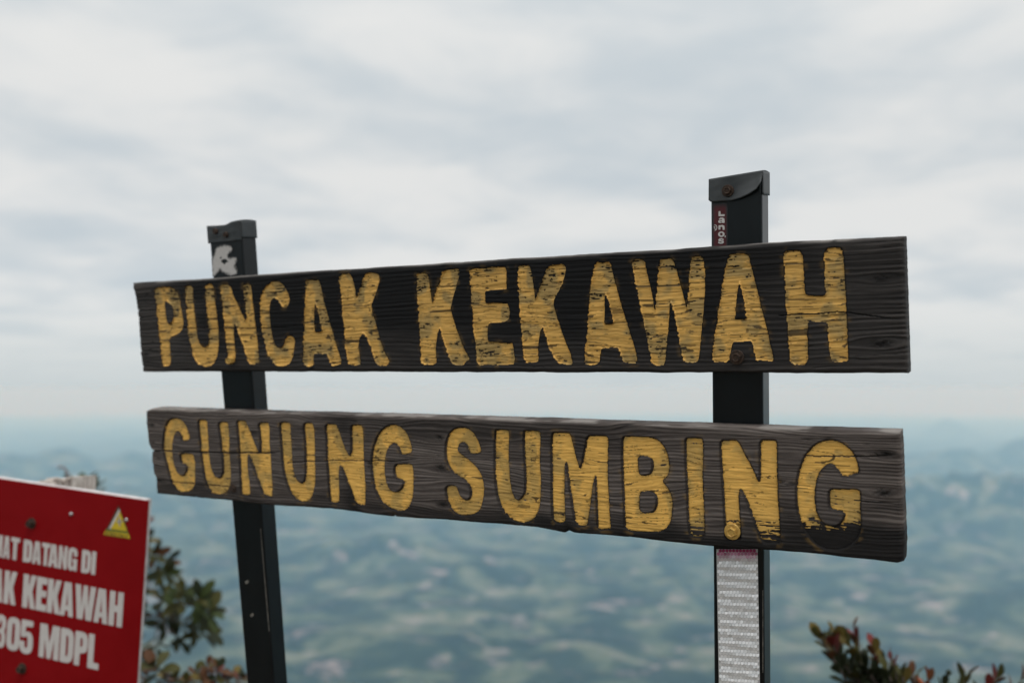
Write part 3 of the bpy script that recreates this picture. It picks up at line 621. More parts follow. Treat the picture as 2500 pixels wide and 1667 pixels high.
# posts: hollow steel, just behind the planks
WB = -THICK - 0.0005
def post(label, l0, l1, r0, r1, deep, top_px):
    """l0,l1: two points on the front left edge, r0,r1 on the front right edge"""
    a, b = SIGN.uv(*l0, WB), SIGN.uv(*l1, WB); c, d = SIGN.uv(*r0, WB), SIGN.uv(*r1, WB)
    tv = SIGN.uv(*top_px, WB)[1]
    def xl(v): return a[0] + (b[0] - a[0]) * (v - a[1]) / (b[1] - a[1])
    def xr(v): return c[0] + (d[0] - c[0]) * (v - c[1]) / (d[1] - c[1])
    vs_ = [-0.25] + list(np.linspace(0.1, tv, 14)); V = []; Fc = []
    e = 0.0035
    for v in vs_:
        x0, x1 = xl(v), xr(v)
        prof = [(x0 + e, 0), (x1 - e, 0), (x1 - e * 0.3, -e * 0.3), (x1, -e), (x1, -deep + e), (x1 - e, -deep), (x0 + e, -deep), (x0, -deep + e), (x0, -e), (x0 + e * 0.3, -e * 0.3)]
        V += [(x, v, WB + w) for x, w in prof]
    m = 10
    for i in range(len(vs_) - 1):
        for k in range(m):
            p, q = i * m + k, i * m + (k + 1) % m
            Fc.append((p, q, q + m, p + m))
    Fc.append(tuple(range((len(vs_) - 1) * m, len(vs_) * m)))
    o = pymesh('post', V, Fc, M['steel'], sign); o['label'] = label
    return o, xl, xr, tv
post_l, ll, lr, ltop = post('leaning black steel post at the smaller far end', (516, 640), (603, 1667), (594, 640), (668, 1667), 0.046, (560, 548))
post_r, rl, rr_, rtop = post('upright black steel post with a strip of reflective tape', (1735, 491), (1743, 1667), (1860, 491), (1866, 1667), 0.042, (1790, 434))

def sheet(name, grids, mat, parent, thick=0.0012):
    V = []; Q = []
    for g in grids:
        nr, nc, _ = g.shape; k = len(V); V += [tuple(p) for p in g.reshape(-1, 3)]
        for i in range(nr - 1):
            for j in range(nc - 1):
                a = k + i * nc + j; Q.append((a, a + 1, a + nc + 1, a + nc))
    o = pymesh(name, V, Q, mat, parent, True)
    md = o.modifiers.new('thickness', 'SOLIDIFY'); md.thickness = thick; md.offset = 0
    return o
def cap(parent, xl, xr, top_fn, bot_fn, deep, curl, side_v, name_label, dent):
    S, R_ = np.meshgrid(np.linspace(0, 1, 26), np.linspace(0, 1, 16))
    tv = top_fn(S); bv = bot_fn(S); v = bv + (tv - bv) * R_
    x0 = np.vectorize(xl)(v) - 0.0022; x1 = np.vectorize(xr)(v) + 0.0012
    u = x0 + (x1 - x0) * S
    w = WB + 0.0022 + curl(S, R_) + 0.0012 * (fbm(S * 5, R_ * 4, dent, 3) - 0.5) * np.clip((1 - R_) * 4, 0, 1)
    fr = np.stack([u, v, w], -1)
    # top plate and the two side flaps
    Dp = np.linspace(0, 1, 8)[:, None]; s1 = np.linspace(0, 1, 26)[None]
    tu = fr[-1, :, 0][None] + 0 * Dp; tvv = fr[-1, :, 1][None] + 0.0015 * np.sin(Dp * 3.14) + 0 * s1
    tp = np.stack([tu, tvv, fr[-1, :, 2][None] + (-deep - 0.0025) * Dp], -1)
    gs = [fr, tp]
    for col, sd in ((-1, 1), (0, -1)):
        y = np.linspace(0, 1, 10)[None]; vt = fr[-1, col, 1]; vb = side_v
        vv = vb + (vt - vb) * y + 0 * Dp
        xx = (np.vectorize(xr)(vv) + 0.0015) if sd > 0 else (np.vectorize(xl)(vv) - 0.0022)
        gs.append(np.stack([xx, vv, WB + 0.0012 + (-deep - 0.0008) * Dp + 0 * y], -1))
    o = sheet('cap', gs, M['cap'], parent); o['label'] = name_label; return o
vr = lambda y: SIGN.uv(1790, y, WB)[1]
cap(post_r, rl, rr_, lambda s: np.interp(s, [0, 1], [vr(433), vr(424)]), lambda s: np.interp(s, [0, .05, .45, .62, .78, .92, 1], [vr(y) for y in (484, 490, 490, 486, 479, 468, 452)]),
    0.042, lambda s, r: 0.008 * sstep(0.55, 1.0, s + 0.35 * (1 - r) - 0.12) * (1 - r) ** 1.5 + 0.002 * (1 - s) * (1 - r), vr(481), 'folded grey metal cap with a curled corner', 3)
vl = lambda y: SIGN.uv(555, y, WB)[1]
cap(post_l, ll, lr, lambda s: np.interp(s, [0, .15, .3, .45, .6, .75, 1], [vl(y) for y in (548, 550, 553, 551, 548, 543, 541)]),
    lambda s: np.interp(s, [0, 1], [vl(591), vl(590)]), 0.046, lambda s, r: 0.0012 * np.sin(s * 9) * r, vl(584), 'dented grey metal cap with a crumpled top', 8)
bolt('bolt', SIGN, 1777, 466, WB + 0.004, 0.0062, M['rust'], post_r, 1.2, True, 0.1)
bolt('screw', SIGN, 526, 565, WB + 0.004, 0.0042, M['rust'], post_l, 0.9, True, 0.2)
bolt('screw', SIGN, 551, 573, WB + 0.004, 0.0042, M['rust'], post_l, 0.9, True, 0.7)

def decal(name, parent, quad, fade, c_in, c_out, w, n=(60, 90)):
    """thin film on a post; pigment runs from c_in to c_out by fade(px,py)"""
    S, R_ = np.meshgrid(np.linspace(0, 1, n[0]), np.linspace(0, 1, n[1]))
    q = np.array(quad, float)
    PX = (q[0, 0] * (1 - S) + q[1, 0] * S) * (1 - R_) + (q[3, 0] * (1 - S) + q[2, 0] * S) * R_
    PY = (q[0, 1] * (1 - S) + q[1, 1] * S) * (1 - R_) + (q[3, 1] * (1 - S) + q[2, 1] * S) * R_
    uv_ = np.array([SIGN.uv(a, b, w) for a, b in zip(PX.ravel(), PY.ravel())])
    f = fade(PX, PY); keep = f > 0.04
    c = np.array(c_out) + (np.array(c_in) - np.array(c_out)) * np.clip(f, 0, 1)[..., None]
    kk = keep[:-1, :-1] | keep[1:, 1:] | keep[1:, :-1] | keep[:-1, 1:]
    i, j = np.where(kk); a = i * n[0] + j
    quads = np.stack([a, a + n[0], a + n[0] + 1, a + 1], -1)
    used = np.unique(quads); mp = np.zeros(S.size, int); mp[used] = np.arange(len(used))
    co = np.concatenate([uv_, np.full((len(uv_), 1), w)], 1)[used]
    return npmesh(name, co, mp[quads], M['decal'], parent, c.reshape(-1, 3)[used])
def pxring(z, pts, r): return [np.array([z[0] + p[0] * z[2], z[1] + p[1] * z[2]]) for p in rounded(pts, r)]
ZC = (490, 530, 160 / 1568)
splash = [pxring(ZC, [(420,720),(560,680),(660,700),(735,745),(700,820),(620,900),(640,990),(760,1010),(850,960),(830,1050),(790,1130),(820,1230),(880,1320),(790,1390),(700,1380),(600,1320),(500,1270),(460,1200),(440,1260),(400,1300),(360,1360),(300,1400),(282,1250),(275,1050),(320,930),(370,800)], 60)]
def splash_f(px, py):
    d = sdf(splash, px, py); n_ = fbm(px / 3.2 + 3, py / 7, 6, 3)
    f = 1 - sstep(-2.5, 3.5, d + 7 * (n_ - 0.5))
    hole = np.hypot((px - 539), (py - 629.5)) < 2.4
    bl = sdf([pxring(ZC, [(480,1060),(520,1015),(600,1000),(665,1070),(610,1080),(570,1140),(535,1100)], 12)], px, py) < 0.2
    return np.where(hole | bl, 0.0, f)
decal('paint_splash', post_l, [(514, 590), (592, 590), (600, 680), (519, 680)], splash_f, (0.50, 0.475, 0.455), (0.024, 0.024, 0.024), WB + 0.0006, (90, 110))['label'] = 'white paint splash with ragged brushed edges'
def red_f(px, py):
    return sstep(1740, 1750, px + 4 * fbm(px / 5, py / 9, 4, 2)) * (1 - sstep(1768, 1777, px)) * sstep(494, 512, py) * 0.95
decal('sticker', post_r, [(1737, 492), (1784, 492), (1786, 606), (1738, 606)], red_f, (0.085, 0.012, 0.016), (0.021, 0.025, 0.027), WB + 0.0006, (50, 110))['label'] = 'faded red sticker strip'
ZL = (1700, 410, 200 / 1568)
def stick_letter(rings, r=10, name='letter'):
    R_ = [np.array([SIGN.uv(p[0], p[1], WB + 0.0012) for p in pxring(ZL, q, r)]) for q in rings]
    slab(name, R_, WB + 0.0006, WB + 0.0014, M['white'], post_r)
circ = lambda cx, cy_, rx, ry, n=18: [(cx + rx * math.cos(2 * math.pi * i / n), cy_ + ry * math.sin(2 * math.pi * i / n)) for i in range(n)]
stick_letter([[(425,835),(460,825),(466,888),(542,890),(540,926),(425,926)]])
stick_letter([[(428,985),(455,955),(500,950),(535,970),(540,1010),(540,1052),(505,1056),(490,1046),(455,1062),(420,1045),(420,1015),(445,1000),(495,1000),(490,985),(465,982),(445,995)], [(455,1028),(480,1022),(492,1024),(488,1036),(465,1042)]], 8)
stick_letter([[(425,1100),(458,1098),(500,1090),(532,1105),(540,1140),(542,1186),(506,1188),(502,1140),(482,1122),(460,1136),(460,1182),(425,1182)]])
stick_letter([circ(479, 1270, 62, 54), circ(479, 1270, 27, 26)], 5)
stick_letter([[(538,1298),(565,1300),(560,1325),(545,1337)]], 5, 'apostrophe')
stick_letter([[(528,1368),(490,1345),(445,1350),(418,1378),(432,1406),(485,1414),(492,1424),(465,1430),(425,1412),(412,1434),(450,1452),(500,1452),(530,1424),(518,1394),(470,1384),(458,1376),(480,1370),(510,1388)]], 8)
stick_letter([[(345,1085),(375,1090),(398,1120),(400,1150),(388,1185),(350,1208),(348,1198),(378,1176),(388,1148),(384,1122),(366,1100),(342,1094)]], 6, 'registered_mark')
stick_letter([[(332,1118),(358,1120),(364,1140),(350,1150),(372,1180),(360,1182),(338,1152),(350,1136),(346,1128),(332,1128)]], 4, 'registered_mark')

# reflective tape: hexagonal cells, each leaning its own way
def tape():
    w = WB + 0.0008
    tl, tr = SIGN.uv(1749, 1340, w), SIGN.uv(1849.5, 1340, w); bl, br = SIGN.uv(1755, 1667, w), SIGN.uv(1855, 1667, w)
    dn = (bl - tl); k = (tl[1] - 0.55) / (tl[1] - bl[1])
    bl2, br2 = tl + (bl - tl) * k, tr + (br - tr) * k
    base = slab('reflective_tape', [[bl2, br2, tr, tl]], w - 0.0006, w, mat_noise('tape_backing', (0.50, 0.50, 0.51), (0.62, 0.61, 0.61), 60, 0.35, 0.1), post_r)
    base['label'] = 'silver honeycomb reflective tape with a magenta stained top'
    V = []; Q = []; Cc = []; px_ = 0.0058; rw = px_ * 0.866
    ax = unit(tr - tl); ay = unit(tl - bl2); Wd = np.linalg.norm(tr - tl); Ht = np.linalg.norm(tl - bl2)
    rnd = random.Random(3); ny = int(Ht / rw)
    for j in range(ny):
        y = Ht - rw * (j + 0.5)
        for i in range(int(Wd / px_) + 1):
            x = px_ * (i + 0.5 * (j % 2)) + 0.001
            if x < 0.0012 or x > Wd - 0.0022: continue
            p = bl2 + ax * x + ay * y; R_ = px_ * 0.5 * 1.06; k0 = len(V)
            phase = 2 * math.pi * (j * rw - x * 0.1) / 0.0165
            tilt = math.radians(8 + 14 * math.sin(phase) + rnd.gauss(0, 3.5)); tl2 = rnd.gauss(0, 0.05)
            zc = w + 0.0009
            for a in range(6):
                an = math.pi / 6 + a * math.pi / 3; dx, dy = R_ * math.cos(an), R_ * math.sin(an)
                q = p + ax * dx + ay * dy
                V.append((q[0], q[1], zc - dy * math.tan(tilt) + dx * tl2))
            st = sstep(0.030, 0.004, np.array(Ht - y + 0.006 * (rnd.random() - 0.5))) if False else 1 - sstep(0.004, 0.024, np.array(Ht - y + 0.004 * (rnd.random() - 0.5)))
            s_ = float(st); sp = rnd.uniform(0.86, 1.0)
            c = (0.86 * sp * (1 - s_) + 0.30 * s_, 0.85 * sp * (1 - s_) + 0.03 * s_, 0.85 * sp * (1 - s_) + 0.11 * s_)
            Cc += [c] * 6
            Q += [(k0, k0 + 1, k0 + 2, k0 + 3), (k0, k0 + 3, k0 + 4, k0 + 5)]
    o = npmesh('honeycomb', np.array(V), np.array(Q), M['tape'], base, np.array(Cc), smooth=False)
    o['kind'] = 'stuff'
tape()
# bare scratches along the post edges
def scratch(parent, pts, wpx, w):
    L = []; R_ = []
    for i, (x, y) in enumerate(pts):
        k = wpx * (0.4 + 0.6 * vn(np.array([i * 0.9]), np.array([w * 999]), 3)[0])
        L.append(SIGN.uv(x - k / 2, y, w)); R_.append(SIGN.uv(x + k / 2, y, w))
    slab('scratch', [L + R_[::-1]], w - 0.0004, w + 0.0003, M['chip'], parent)
scratch(post_r, [(1862.5, 1440 + i * 12 + 3 * math.sin(i)) for i in range(18)], 1.6, WB + 0.0004)
scratch(post_l, [(636 + (657 - 636) * t, 1290 + (1540 - 1290) * t) for t in np.linspace(0, 1, 22)], 1.6, WB + 0.0004)
for pts in ([(598, 1418), (606, 1415), (607, 1421), (600, 1426)], [(610, 1500), (617, 1495), (619, 1501), (613, 1506)]):
    slab('paint_chip', [[SIGN.uv(*p, WB + 0.001) for p in pts][::-1]], WB - 0.0002, WB + 0.0008, M['chip'], post_l)

# ------------------------------------------------------------------ red metal sign
RED = Frame(at(361.7, 1221, 2.6), camvec(6450, 443, -F), camvec(-0.066, 1, 0.0063))
RED.to_ground()
rsign = empty('red_sign', RED.matrix())
tag(rsign, 'red metal board with white lettering and a yellow triangle sticker', 'sign')
c_tr = RED.uv(361.7, 1222); c_tl = RED.uv(0, 1167.5)
top_v = c_tr[1]; U1 = c_tr[0]; U0 = U1 - 0.92; V0 = top_v - 0.66
mr_, t_, b_ = mat_new('red_enamel')
n_ = noise(t_, 9, 5, 0.6); t_.links.new(ramp(t_, n_, [(0.3, (0.19, 0.0015, 0.003)), (0.7, (0.22, 0.003, 0.005))]), b_.inputs['Base Color'])
b_.inputs['Roughness'].default_value = 0.6; b_.inputs['Specular IOR Level'].default_value = 0.08
M['red'] = mr_
M['frame'] = mat_noise('pale_chipped_frame', (0.36, 0.33, 0.33), (0.66, 0.63, 0.62), 40, 0.6, 0.1, (4, 1, 1), 0.1)
M['barewood'] = mat_noise('bleached_wood', (0.22, 0.17, 0.14), (0.78, 0.72, 0.66), 60, 0.85, 0, (3, 0.6, 3), 0.5, 0.003)
sk_ = lambda v: 0.0 * (v - top_v)
panel = slab('panel', [rounded([(U0, V0), (U1, V0), (U1, top_v), (U0, top_v)], 0.004)], -0.004, 0.0, M['red'], rsign)
fr_ = slab('frame', [[(U0 + .001, V0 + .001), (U1 - .016, V0 + .001), (U1 - .016, top_v - .0006), (U0 + .001, top_v - .0006)],
                     [(U0 + .03, V0 + .03), (U0 + .03, top_v - .03), (U1 - .046, top_v - .03), (U1 - .046, V0 + .03)]], -0.032, -0.0042, M['frame'], rsign)
G = {
 'A': ([[(0,0),(.24,1),(.76,1),(1,0),(.64,0),(.6,.17),(.4,.17),(.36,0)], [(.43,.31),(.57,.31),(.5,.78)]], .02),
 'C': ([[(1,.66),(1,.74),(.96,.88),(.8,.98),(.5,1.01),(.2,.98),(.04,.88),(0,.74),(0,.26),(.04,.12),(.2,.02),(.5,-.01),(.8,.02),(.96,.12),(1,.26),(1,.38),(.62,.38),(.62,.24),(.56,.17),(.45,.17),(.39,.24),(.39,.76),(.45,.83),(.56,.83),(.62,.76),(.62,.66)]], .06),
 'D': ([[(0,0),(0,1),(.6,1),(.9,.93),(1,.75),(1,.25),(.9,.07),(.6,0)], [(.42,.18),(.42,.82),(.56,.8),(.6,.7),(.6,.3),(.56,.2)]], .06),
 'E': ([[(0,0),(0,1),(1,1),(1,.8),(.5,.8),(.5,.61),(.95,.61),(.95,.42),(.5,.42),(.5,.2),(1,.2),(1,0)]], .012),
 'G': ([[(1,.64),(1,.74),(.96,.88),(.8,.98),(.5,1.01),(.2,.98),(.04,.88),(0,.74),(0,.26),(.04,.12),(.2,.02),(.42,-.01),(.6,.03),(.68,.1),(.72,0),(1,0),(1,.53),(.52,.53),(.52,.38),(.62,.38),(.62,.22),(.55,.17),(.45,.17),(.39,.24),(.39,.76),(.45,.83),(.56,.83),(.62,.76),(.62,.64)]], .04),
 'H': ([[(0,0),(0,1),(.4,1),(.4,.6),(.6,.6),(.6,1),(1,1),(1,0),(.6,0),(.6,.41),(.4,.41),(.4,0)]], .012),
 'I': ([[(0,0),(0,1),(1,1),(1,0)]], .012),
 'K': ([[(0,0),(0,1),(.4,1),(.4,.62),(.6,1),(1,1),(.72,.52),(1,0),(.6,0),(.42,.42),(.4,.36),(.4,0)]], .012),
 'L': ([[(0,0),(0,1),(.5,1),(.5,.18),(1,.18),(1,0)]], .012),
 'M': ([[(0,0),(0,1),(.36,1),(.5,.45),(.64,1),(1,1),(1,0),(.74,0),(.74,.62),(.6,0),(.4,0),(.26,.62),(.26,0)]], .012),
 'N': ([[(0,0),(0,1),(.36,1),(.64,.42),(.64,1),(1,1),(1,0),(.66,0),(.36,.6),(.36,0)]], .012),
 'P': ([[(0,0),(0,1),(.65,1),(.92,.93),(1,.78),(1,.6),(.92,.44),(.65,.38),(.42,.38),(.42,0)], [(.42,.55),(.42,.83),(.55,.82),(.6,.76),(.6,.62),(.55,.56)]], .05),
 'S': ([[(0,.33),(0,.2),(.1,.05),(.35,-.01),(.65,-.01),(.9,.05),(1,.2),(1,.36),(.88,.5),(.5,.64),(.4,.72),(.42,.82),(.52,.85),(.6,.8),(.62,.68),(.98,.68),(.97,.82),(.85,.96),(.5,1.01),(.15,.96),(.02,.82),(.02,.68),(.12,.54),(.5,.4),(.62,.3),(.58,.18),(.48,.15),(.4,.2),(.38,.33)]], .06),
 'T': ([[(.3,0),(.3,.81),(0,.81),(0,1),(1,1),(1,.81),(.7,.81),(.7,0)]], .012),
 'U': ([[(0,1),(.39,1),(.39,.24),(.44,.17),(.56,.17),(.61,.24),(.61,1),(1,1),(1,.25),(.93,.08),(.7,-.01),(.3,-.01),(.07,.08),(0,.25)]], .05),
 'W': ([[(.15,0),(0,1),(.26,1),(.33,.35),(.4,1),(.6,1),(.67,.35),(.74,1),(1,1),(.85,0),(.57,0),(.5,.5),(.43,0)]], .012),
 '0': ([[(0,.74),(.04,.88),(.2,.98),(.5,1.01),(.8,.98),(.96,.88),(1,.74),(1,.26),(.96,.12),(.8,.02),(.5,-.01),(.2,.02),(.04,.12),(0,.26)], [(.39,.76),(.39,.24),(.45,.17),(.55,.17),(.61,.24),(.61,.76),(.55,.83),(.45,.83)]], .07),
 '3': ([[(0,.68),(0,.84),(.15,.97),(.5,1.01),(.85,.97),(1,.84),(1,.66),(.86,.52),(1,.4),(1,.18),(.85,.03),(.5,-.01),(.15,.03),(0,.18),(0,.36),(.38,.36),(.38,.22),(.45,.16),(.55,.16),(.61,.22),(.61,.38),(.52,.44),(.32,.44),(.32,.58),(.52,.58),(.61,.64),(.61,.78),(.55,.83),(.45,.83),(.39,.78),(.39,.68)]], .05),
 '5': ([[(.08,.48),(.08,1),(.96,1),(.96,.82),(.42,.82),(.42,.62),(.56,.67),(.75,.66),(.93,.58),(1,.45),(1,.2),(.9,.05),(.62,-.01),(.36,-.01),(.1,.06),(0,.2),(0,.36),(.38,.36),(.38,.22),(.44,.16),(.54,.16),(.61,.22),(.61,.45),(.54,.52),(.44,.52),(.4,.48)]], .05),
}
def glyph(ch, u0, u1, v0, h, parent, mat, w=0.0008, name='letter', label=True):
    rings, r = G[ch]; wd = u1 - u0
    rg = [rounded([(u0 + x * wd, v0 + y * h) for x, y in p], r * h, 4) for p in rings]
    o = slab(name, rg, w - 0.0007, w, mat, parent)
    if label: o['label'] = 'white %s %s' % ('numeral' if ch.isdigit() else 'letter', ch)
def line(text, spans, base, cap_h, parent, mat):
    """spans: {index: (u0,u1)} measured; the rest of the line runs on at the same widths"""
    for i, ch in enumerate(text):
        if ch != ' ': glyph(ch, *spans[i], base, cap_h, parent, mat)
def red_u(z, x, y): return RED.uv(z[0] + x * z[2], z[1] + y * z[2])
ZR = (0, 1400, 400 / 2349); ZQ = (0, 1120, 720 / 2064)
def build_line(text, z, meas, cap_px, fallback):
    """meas: list of (index, x0, y0, x1, y1) baseline corners in a zoomed crop"""
    sp = {}; vb = []
    for i, x0, y0, x1, y1 in meas:
        a, b = red_u(z, x0, y0), red_u(z, x1, y1); sp[i] = (a[0], b[0]); vb += [a[1], b[1]]
    base = float(np.median(vb))
    u = red_u(z, *cap_px[0]); l = red_u(z, *cap_px[1]); h = u[1] - l[1]
    first = min(sp); x = sp[first][0]
    for i in range(first - 1, -1, -1):
        if text[i] == ' ': x -= h * 0.22; continue
        w_ = fallback.get(text[i], fallback['*']) * h; g_ = h * 0.05
        sp[i] = (x - g_ - w_, x - g_); x -= g_ + w_
    line(text, sp, base, h, panel, M['white'])
build_line('SELAMAT DATANG DI', ZQ, [(6, 72, 690, 132, 702), (8, 160, 716, 222, 728), (9, 224, 728, 284, 740), (10, 288, 738, 344, 748), (11, 336, 750, 402, 762), (12, 406, 762, 466, 772), (13, 472, 774, 536, 784), (15, 568, 795, 632, 806), (16, 638, 800, 666, 807)],
           ((165, 560), (160, 716)), {'*': .4, 'M': .55})
build_line('PUNCAK KEKAWAH', ZR, [(5, 48, 410, 222, 440), (7, 318, 466, 502, 502), (8, 510, 508, 657, 538), (9, 670, 546, 858, 582), (10, 856, 582, 1046, 625), (11, 1058, 630, 1350, 690), (12, 1338, 690, 1537, 732), (13, 1552, 738, 1746, 780)],
           ((1772, 285), (1746, 780)), {'*': .4})
build_line('3305 MDPL', ZR, [(2, 84, 1078, 272, 1118), (3, 272, 1120, 460, 1160), (5, 555, 1182, 835, 1242), (6, 852, 1250, 1040, 1290), (7, 1056, 1300, 1240, 1335), (8, 1250, 1345, 1408, 1384)],
           ((590, 703), (556, 1180)), {'*': .4})
# yellow triangle sticker
ZT = (240, 1220, 100 / 1425)
M['yellow'] = mat_noise('yellow_print', (0.50, 0.36, 0.012), (0.60, 0.43, 0.02), 60, 0.45, 0, None, 0)
M['darkprint'] = mat_noise('dark_print', (0.035, 0.022, 0.012), (0.06, 0.035, 0.015), 60, 0.5, 0, None, 0)
M['greenprint'] = mat_noise('green_print', (0.09, 0.11, 0.012), (0.13, 0.15, 0.02), 60, 0.5, 0, None, 0)
def tri(name, pts, w, mat, parent):
    R_ = np.array([RED.uv(ZT[0] + x * ZT[2], ZT[1] + y * ZT[2]) for x, y in pts])
    if np.sum(R_[:, 0] * np.roll(R_[:, 1], -1) - np.roll(R_[:, 0], -1) * R_[:, 1]) < 0: R_ = R_[::-1]
    return slab(name, [R_], w - 0.0003, w, mat, parent)
st_ = tri('sticker', [(705, 180), (180, 1215), (1140, 1360)], 0.0004, M['darkprint'], panel)
st_['label'] = 'yellow triangle sticker reading STICK PALA under a compass star'
stw = rsign
tri('sticker_field', [(755, 390), (440, 1000), (1010, 1085)], 0.0008, M['yellow'], panel)
tri('sticker_stripe', [(728, 300), (365, 990), (432, 1000), (770, 395)], 0.0008, M['white'], panel)
tri('sticker_band', [(285, 1000), (245, 1075), (1050, 1180), (1020, 1100), (440, 1012)], 0.0008, M['greenprint'], panel)
tri('sticker_strip', [(243, 1078), (195, 1195), (1120, 1340), (1055, 1170)], 0.0011, M['yellow'], panel)
for a in range(4):
    an = math.radians(-97 + 90 * a); ra = (230, 165, 230, 150)[a]
    c = (742, 745); tip = (c[0] + ra * math.cos(an), c[1] + ra * math.sin(an))
    for s_, m_ in ((-1, 'darkprint'), (1, 'white')):
        sd = (c[0] + 55 * math.cos(an + s_ * math.pi / 4), c[1] + 55 * math.sin(an + s_ * math.pi / 4))
        tri('star_point', [c, tip, sd], 0.0012, M[m_], panel)
words = 'STICK PALA'; a0 = red_u(ZT, 255, 1190); a1 = red_u(ZT, 1050, 1310); hh_ = 0.0066
ws = [1, 1, .5, 1, 1, .4, 1, 1, .9, 1]; tot = sum(ws)
cur = 0
for ch, w_ in zip(words, ws):
    if ch != ' ':
        p = a0 + (a1 - a0) * (cur / tot); q = a0 + (a1 - a0) * ((cur + w_ * 0.72) / tot)
        glyph(ch, p[0], q[0], p[1] + 0.0006, hh_, panel, M['darkprint'], 0.0016, 'letter', False)
    cur += w_
def rivet(name, px, py, R_, mat):
    u, v = RED.uv(px, py); V_, F_ = lathe([(R_, -0.001), (R_, 0.001), (R_ * .9, R_ * .5), (R_ * .6, R_ * .85), (R_ * .2, R_)], 14)
    return pymesh(name, [(x + u, y + v, z) for x, y, z in V_], F_, mat, rsign, True)
rivet('rivet', 174.5, 1254, 0.0058, M['zinc']); rivet('rivet', 309, 1268.5, 0.0052, M['zinc'])
bolt('bolt', RED, 77, 1277, 0.001, 0.0095, M['rust'], rsign, 1.6, True, 0.3)
bolt('bolt', RED, 54, 1631, 0.001, 0.0095, M['rust'], rsign, 1.6, True, 0.5)
# its timber post, weathered to splinters above the board
def splinter_post():
    wz0, wz1 = -0.125, -0.034
    tops = [(28, 1200), (60, 1188), (88, 1177), (100, 1172), (118, 1174), (135, 1168), (150, 1171), (160, 1166), (170, 1163), (177, 1165)]
    for i in range(len(tops) - 1):
        (x0, y0), (x1, y1) = tops[i], tops[i + 1]
        a, b = RED.uv(x0, y0, wz1), RED.uv(x1, y1, wz1)
        g = 0.0022; dz = 0.012 * random.random()
        v = [(a[0] + g, -0.2, wz1 - dz), (b[0] - g, -0.2, wz1 - dz), (b[0] - g, b[1], wz1 - dz), (a[0] + g, a[1], wz1 - dz),
             (a[0] + g, -0.2, wz0), (b[0] - g, -0.2, wz0), (b[0] - g, b[1] - 0.03 * random.random(), wz0), (a[0] + g, a[1] - 0.03 * random.random(), wz0)]
        pymesh('splinter', v, [(0, 1, 2, 3), (5, 4, 7, 6), (1, 5, 6, 2), (4, 0, 3, 7), (3, 2, 6, 7), (4, 5, 1, 0)], M['barewood'], tp_)
    for (x0, y0), (x1, y1) in (((84, 1176), (138, 1181)), ((112, 1168), (160, 1172)), ((150, 1178), (178, 1164))):
        a, b = RED.uv(x0, y0, -0.03), RED.uv(x1, y1, -0.03)
        v, f = tube([(a[0], a[1], -0.030), ((a[0] + b[0]) / 2, (a[1] + b[1]) / 2 + 0.002, -0.034), (b[0], b[1], -0.03)], [0.0015, 0.004, 0.0025], 6)
        pymesh('splinter', v, f, M['barewood'], tp_)
ba, bb_ = RED.uv(34, 1215, -0.04), RED.uv(170, 1215, -0.04)
tp_ = slab('post', [[(ba[0], -0.25), (bb_[0], -0.25), (bb_[0], bb_[1]), (ba[0], ba[1])]], -0.12, -0.036, M['barewood'], rsign)
tp_['label'] = 'bleached splintered timber post'
splinter_post()

# ------------------------------------------------------------------ shrubs
def leaf_mesh(name, L, Wd, curl):
    st = [(0, .04), (.18, .32), (.42, .82), (.65, 1.0), (.85, .72), (1.0, .04)]
    V = []; Q = []
    for t, w in st:
        z = -curl * t * t * L; fold = 0.22 * w * Wd / 2
        V += [(-w * Wd / 2, t * L, z + fold), (0, t * L, z), (w * Wd / 2, t * L, z + fold)]
    for i in range(len(st) - 1):
        a = i * 3; Q += [(a, a + 1, a + 4, a + 3), (a + 1, a + 2, a + 5, a + 4)]
    me = bpy.data.meshes.new(name); me.from_pydata(V, [], Q); me.update()
    me.polygons.foreach_set('use_smooth', [True] * len(me.polygons)); return me
def leaf_mat(name, c0, c1):
    m, t, b = mat_new(name)
    n = noise(t, 35, 3, 0.6); t.links.new(ramp(t, n, [(0.3, c0), (0.7, c1)]), b.inputs['Base Color'])
    b.inputs['Roughness'].default_value = 0.6; b.inputs['Specular IOR Level'].default_value = 0.15
    return m
LM = {'olive': leaf_mat('olive_leaf', (0.0310, 0.0322, 0.0087), (0.0620, 0.0589, 0.0161)), 'dark': leaf_mat('dark_leaf', (0.0124, 0.0174, 0.0087), (0.0279, 0.0341, 0.0149)),
      'red': leaf_mat('red_leaf', (0.0930, 0.0136, 0.0136), (0.1488, 0.0279, 0.0217)), 'brown': leaf_mat('russet_leaf', (0.0527, 0.0236, 0.0112), (0.1054, 0.0465, 0.0217)),
      'gold': leaf_mat('ochre_leaf', (0.0806, 0.0589, 0.0136), (0.1240, 0.0930, 0.0248)), 'green': leaf_mat('green_leaf', (0.0217, 0.0341, 0.0099), (0.0465, 0.0620, 0.0186)),
      'orange': leaf_mat('orange_leaf', (0.2108, 0.0465, 0.0136), (0.2790, 0.0682, 0.0186))}
BARK = mat_noise('shrub_bark', (0.035, 0.026, 0.022), (0.09, 0.07, 0.06), 60, 0.85, 0, (1, 1, 0.3), 0.4, 0.002)
LEAF = {}
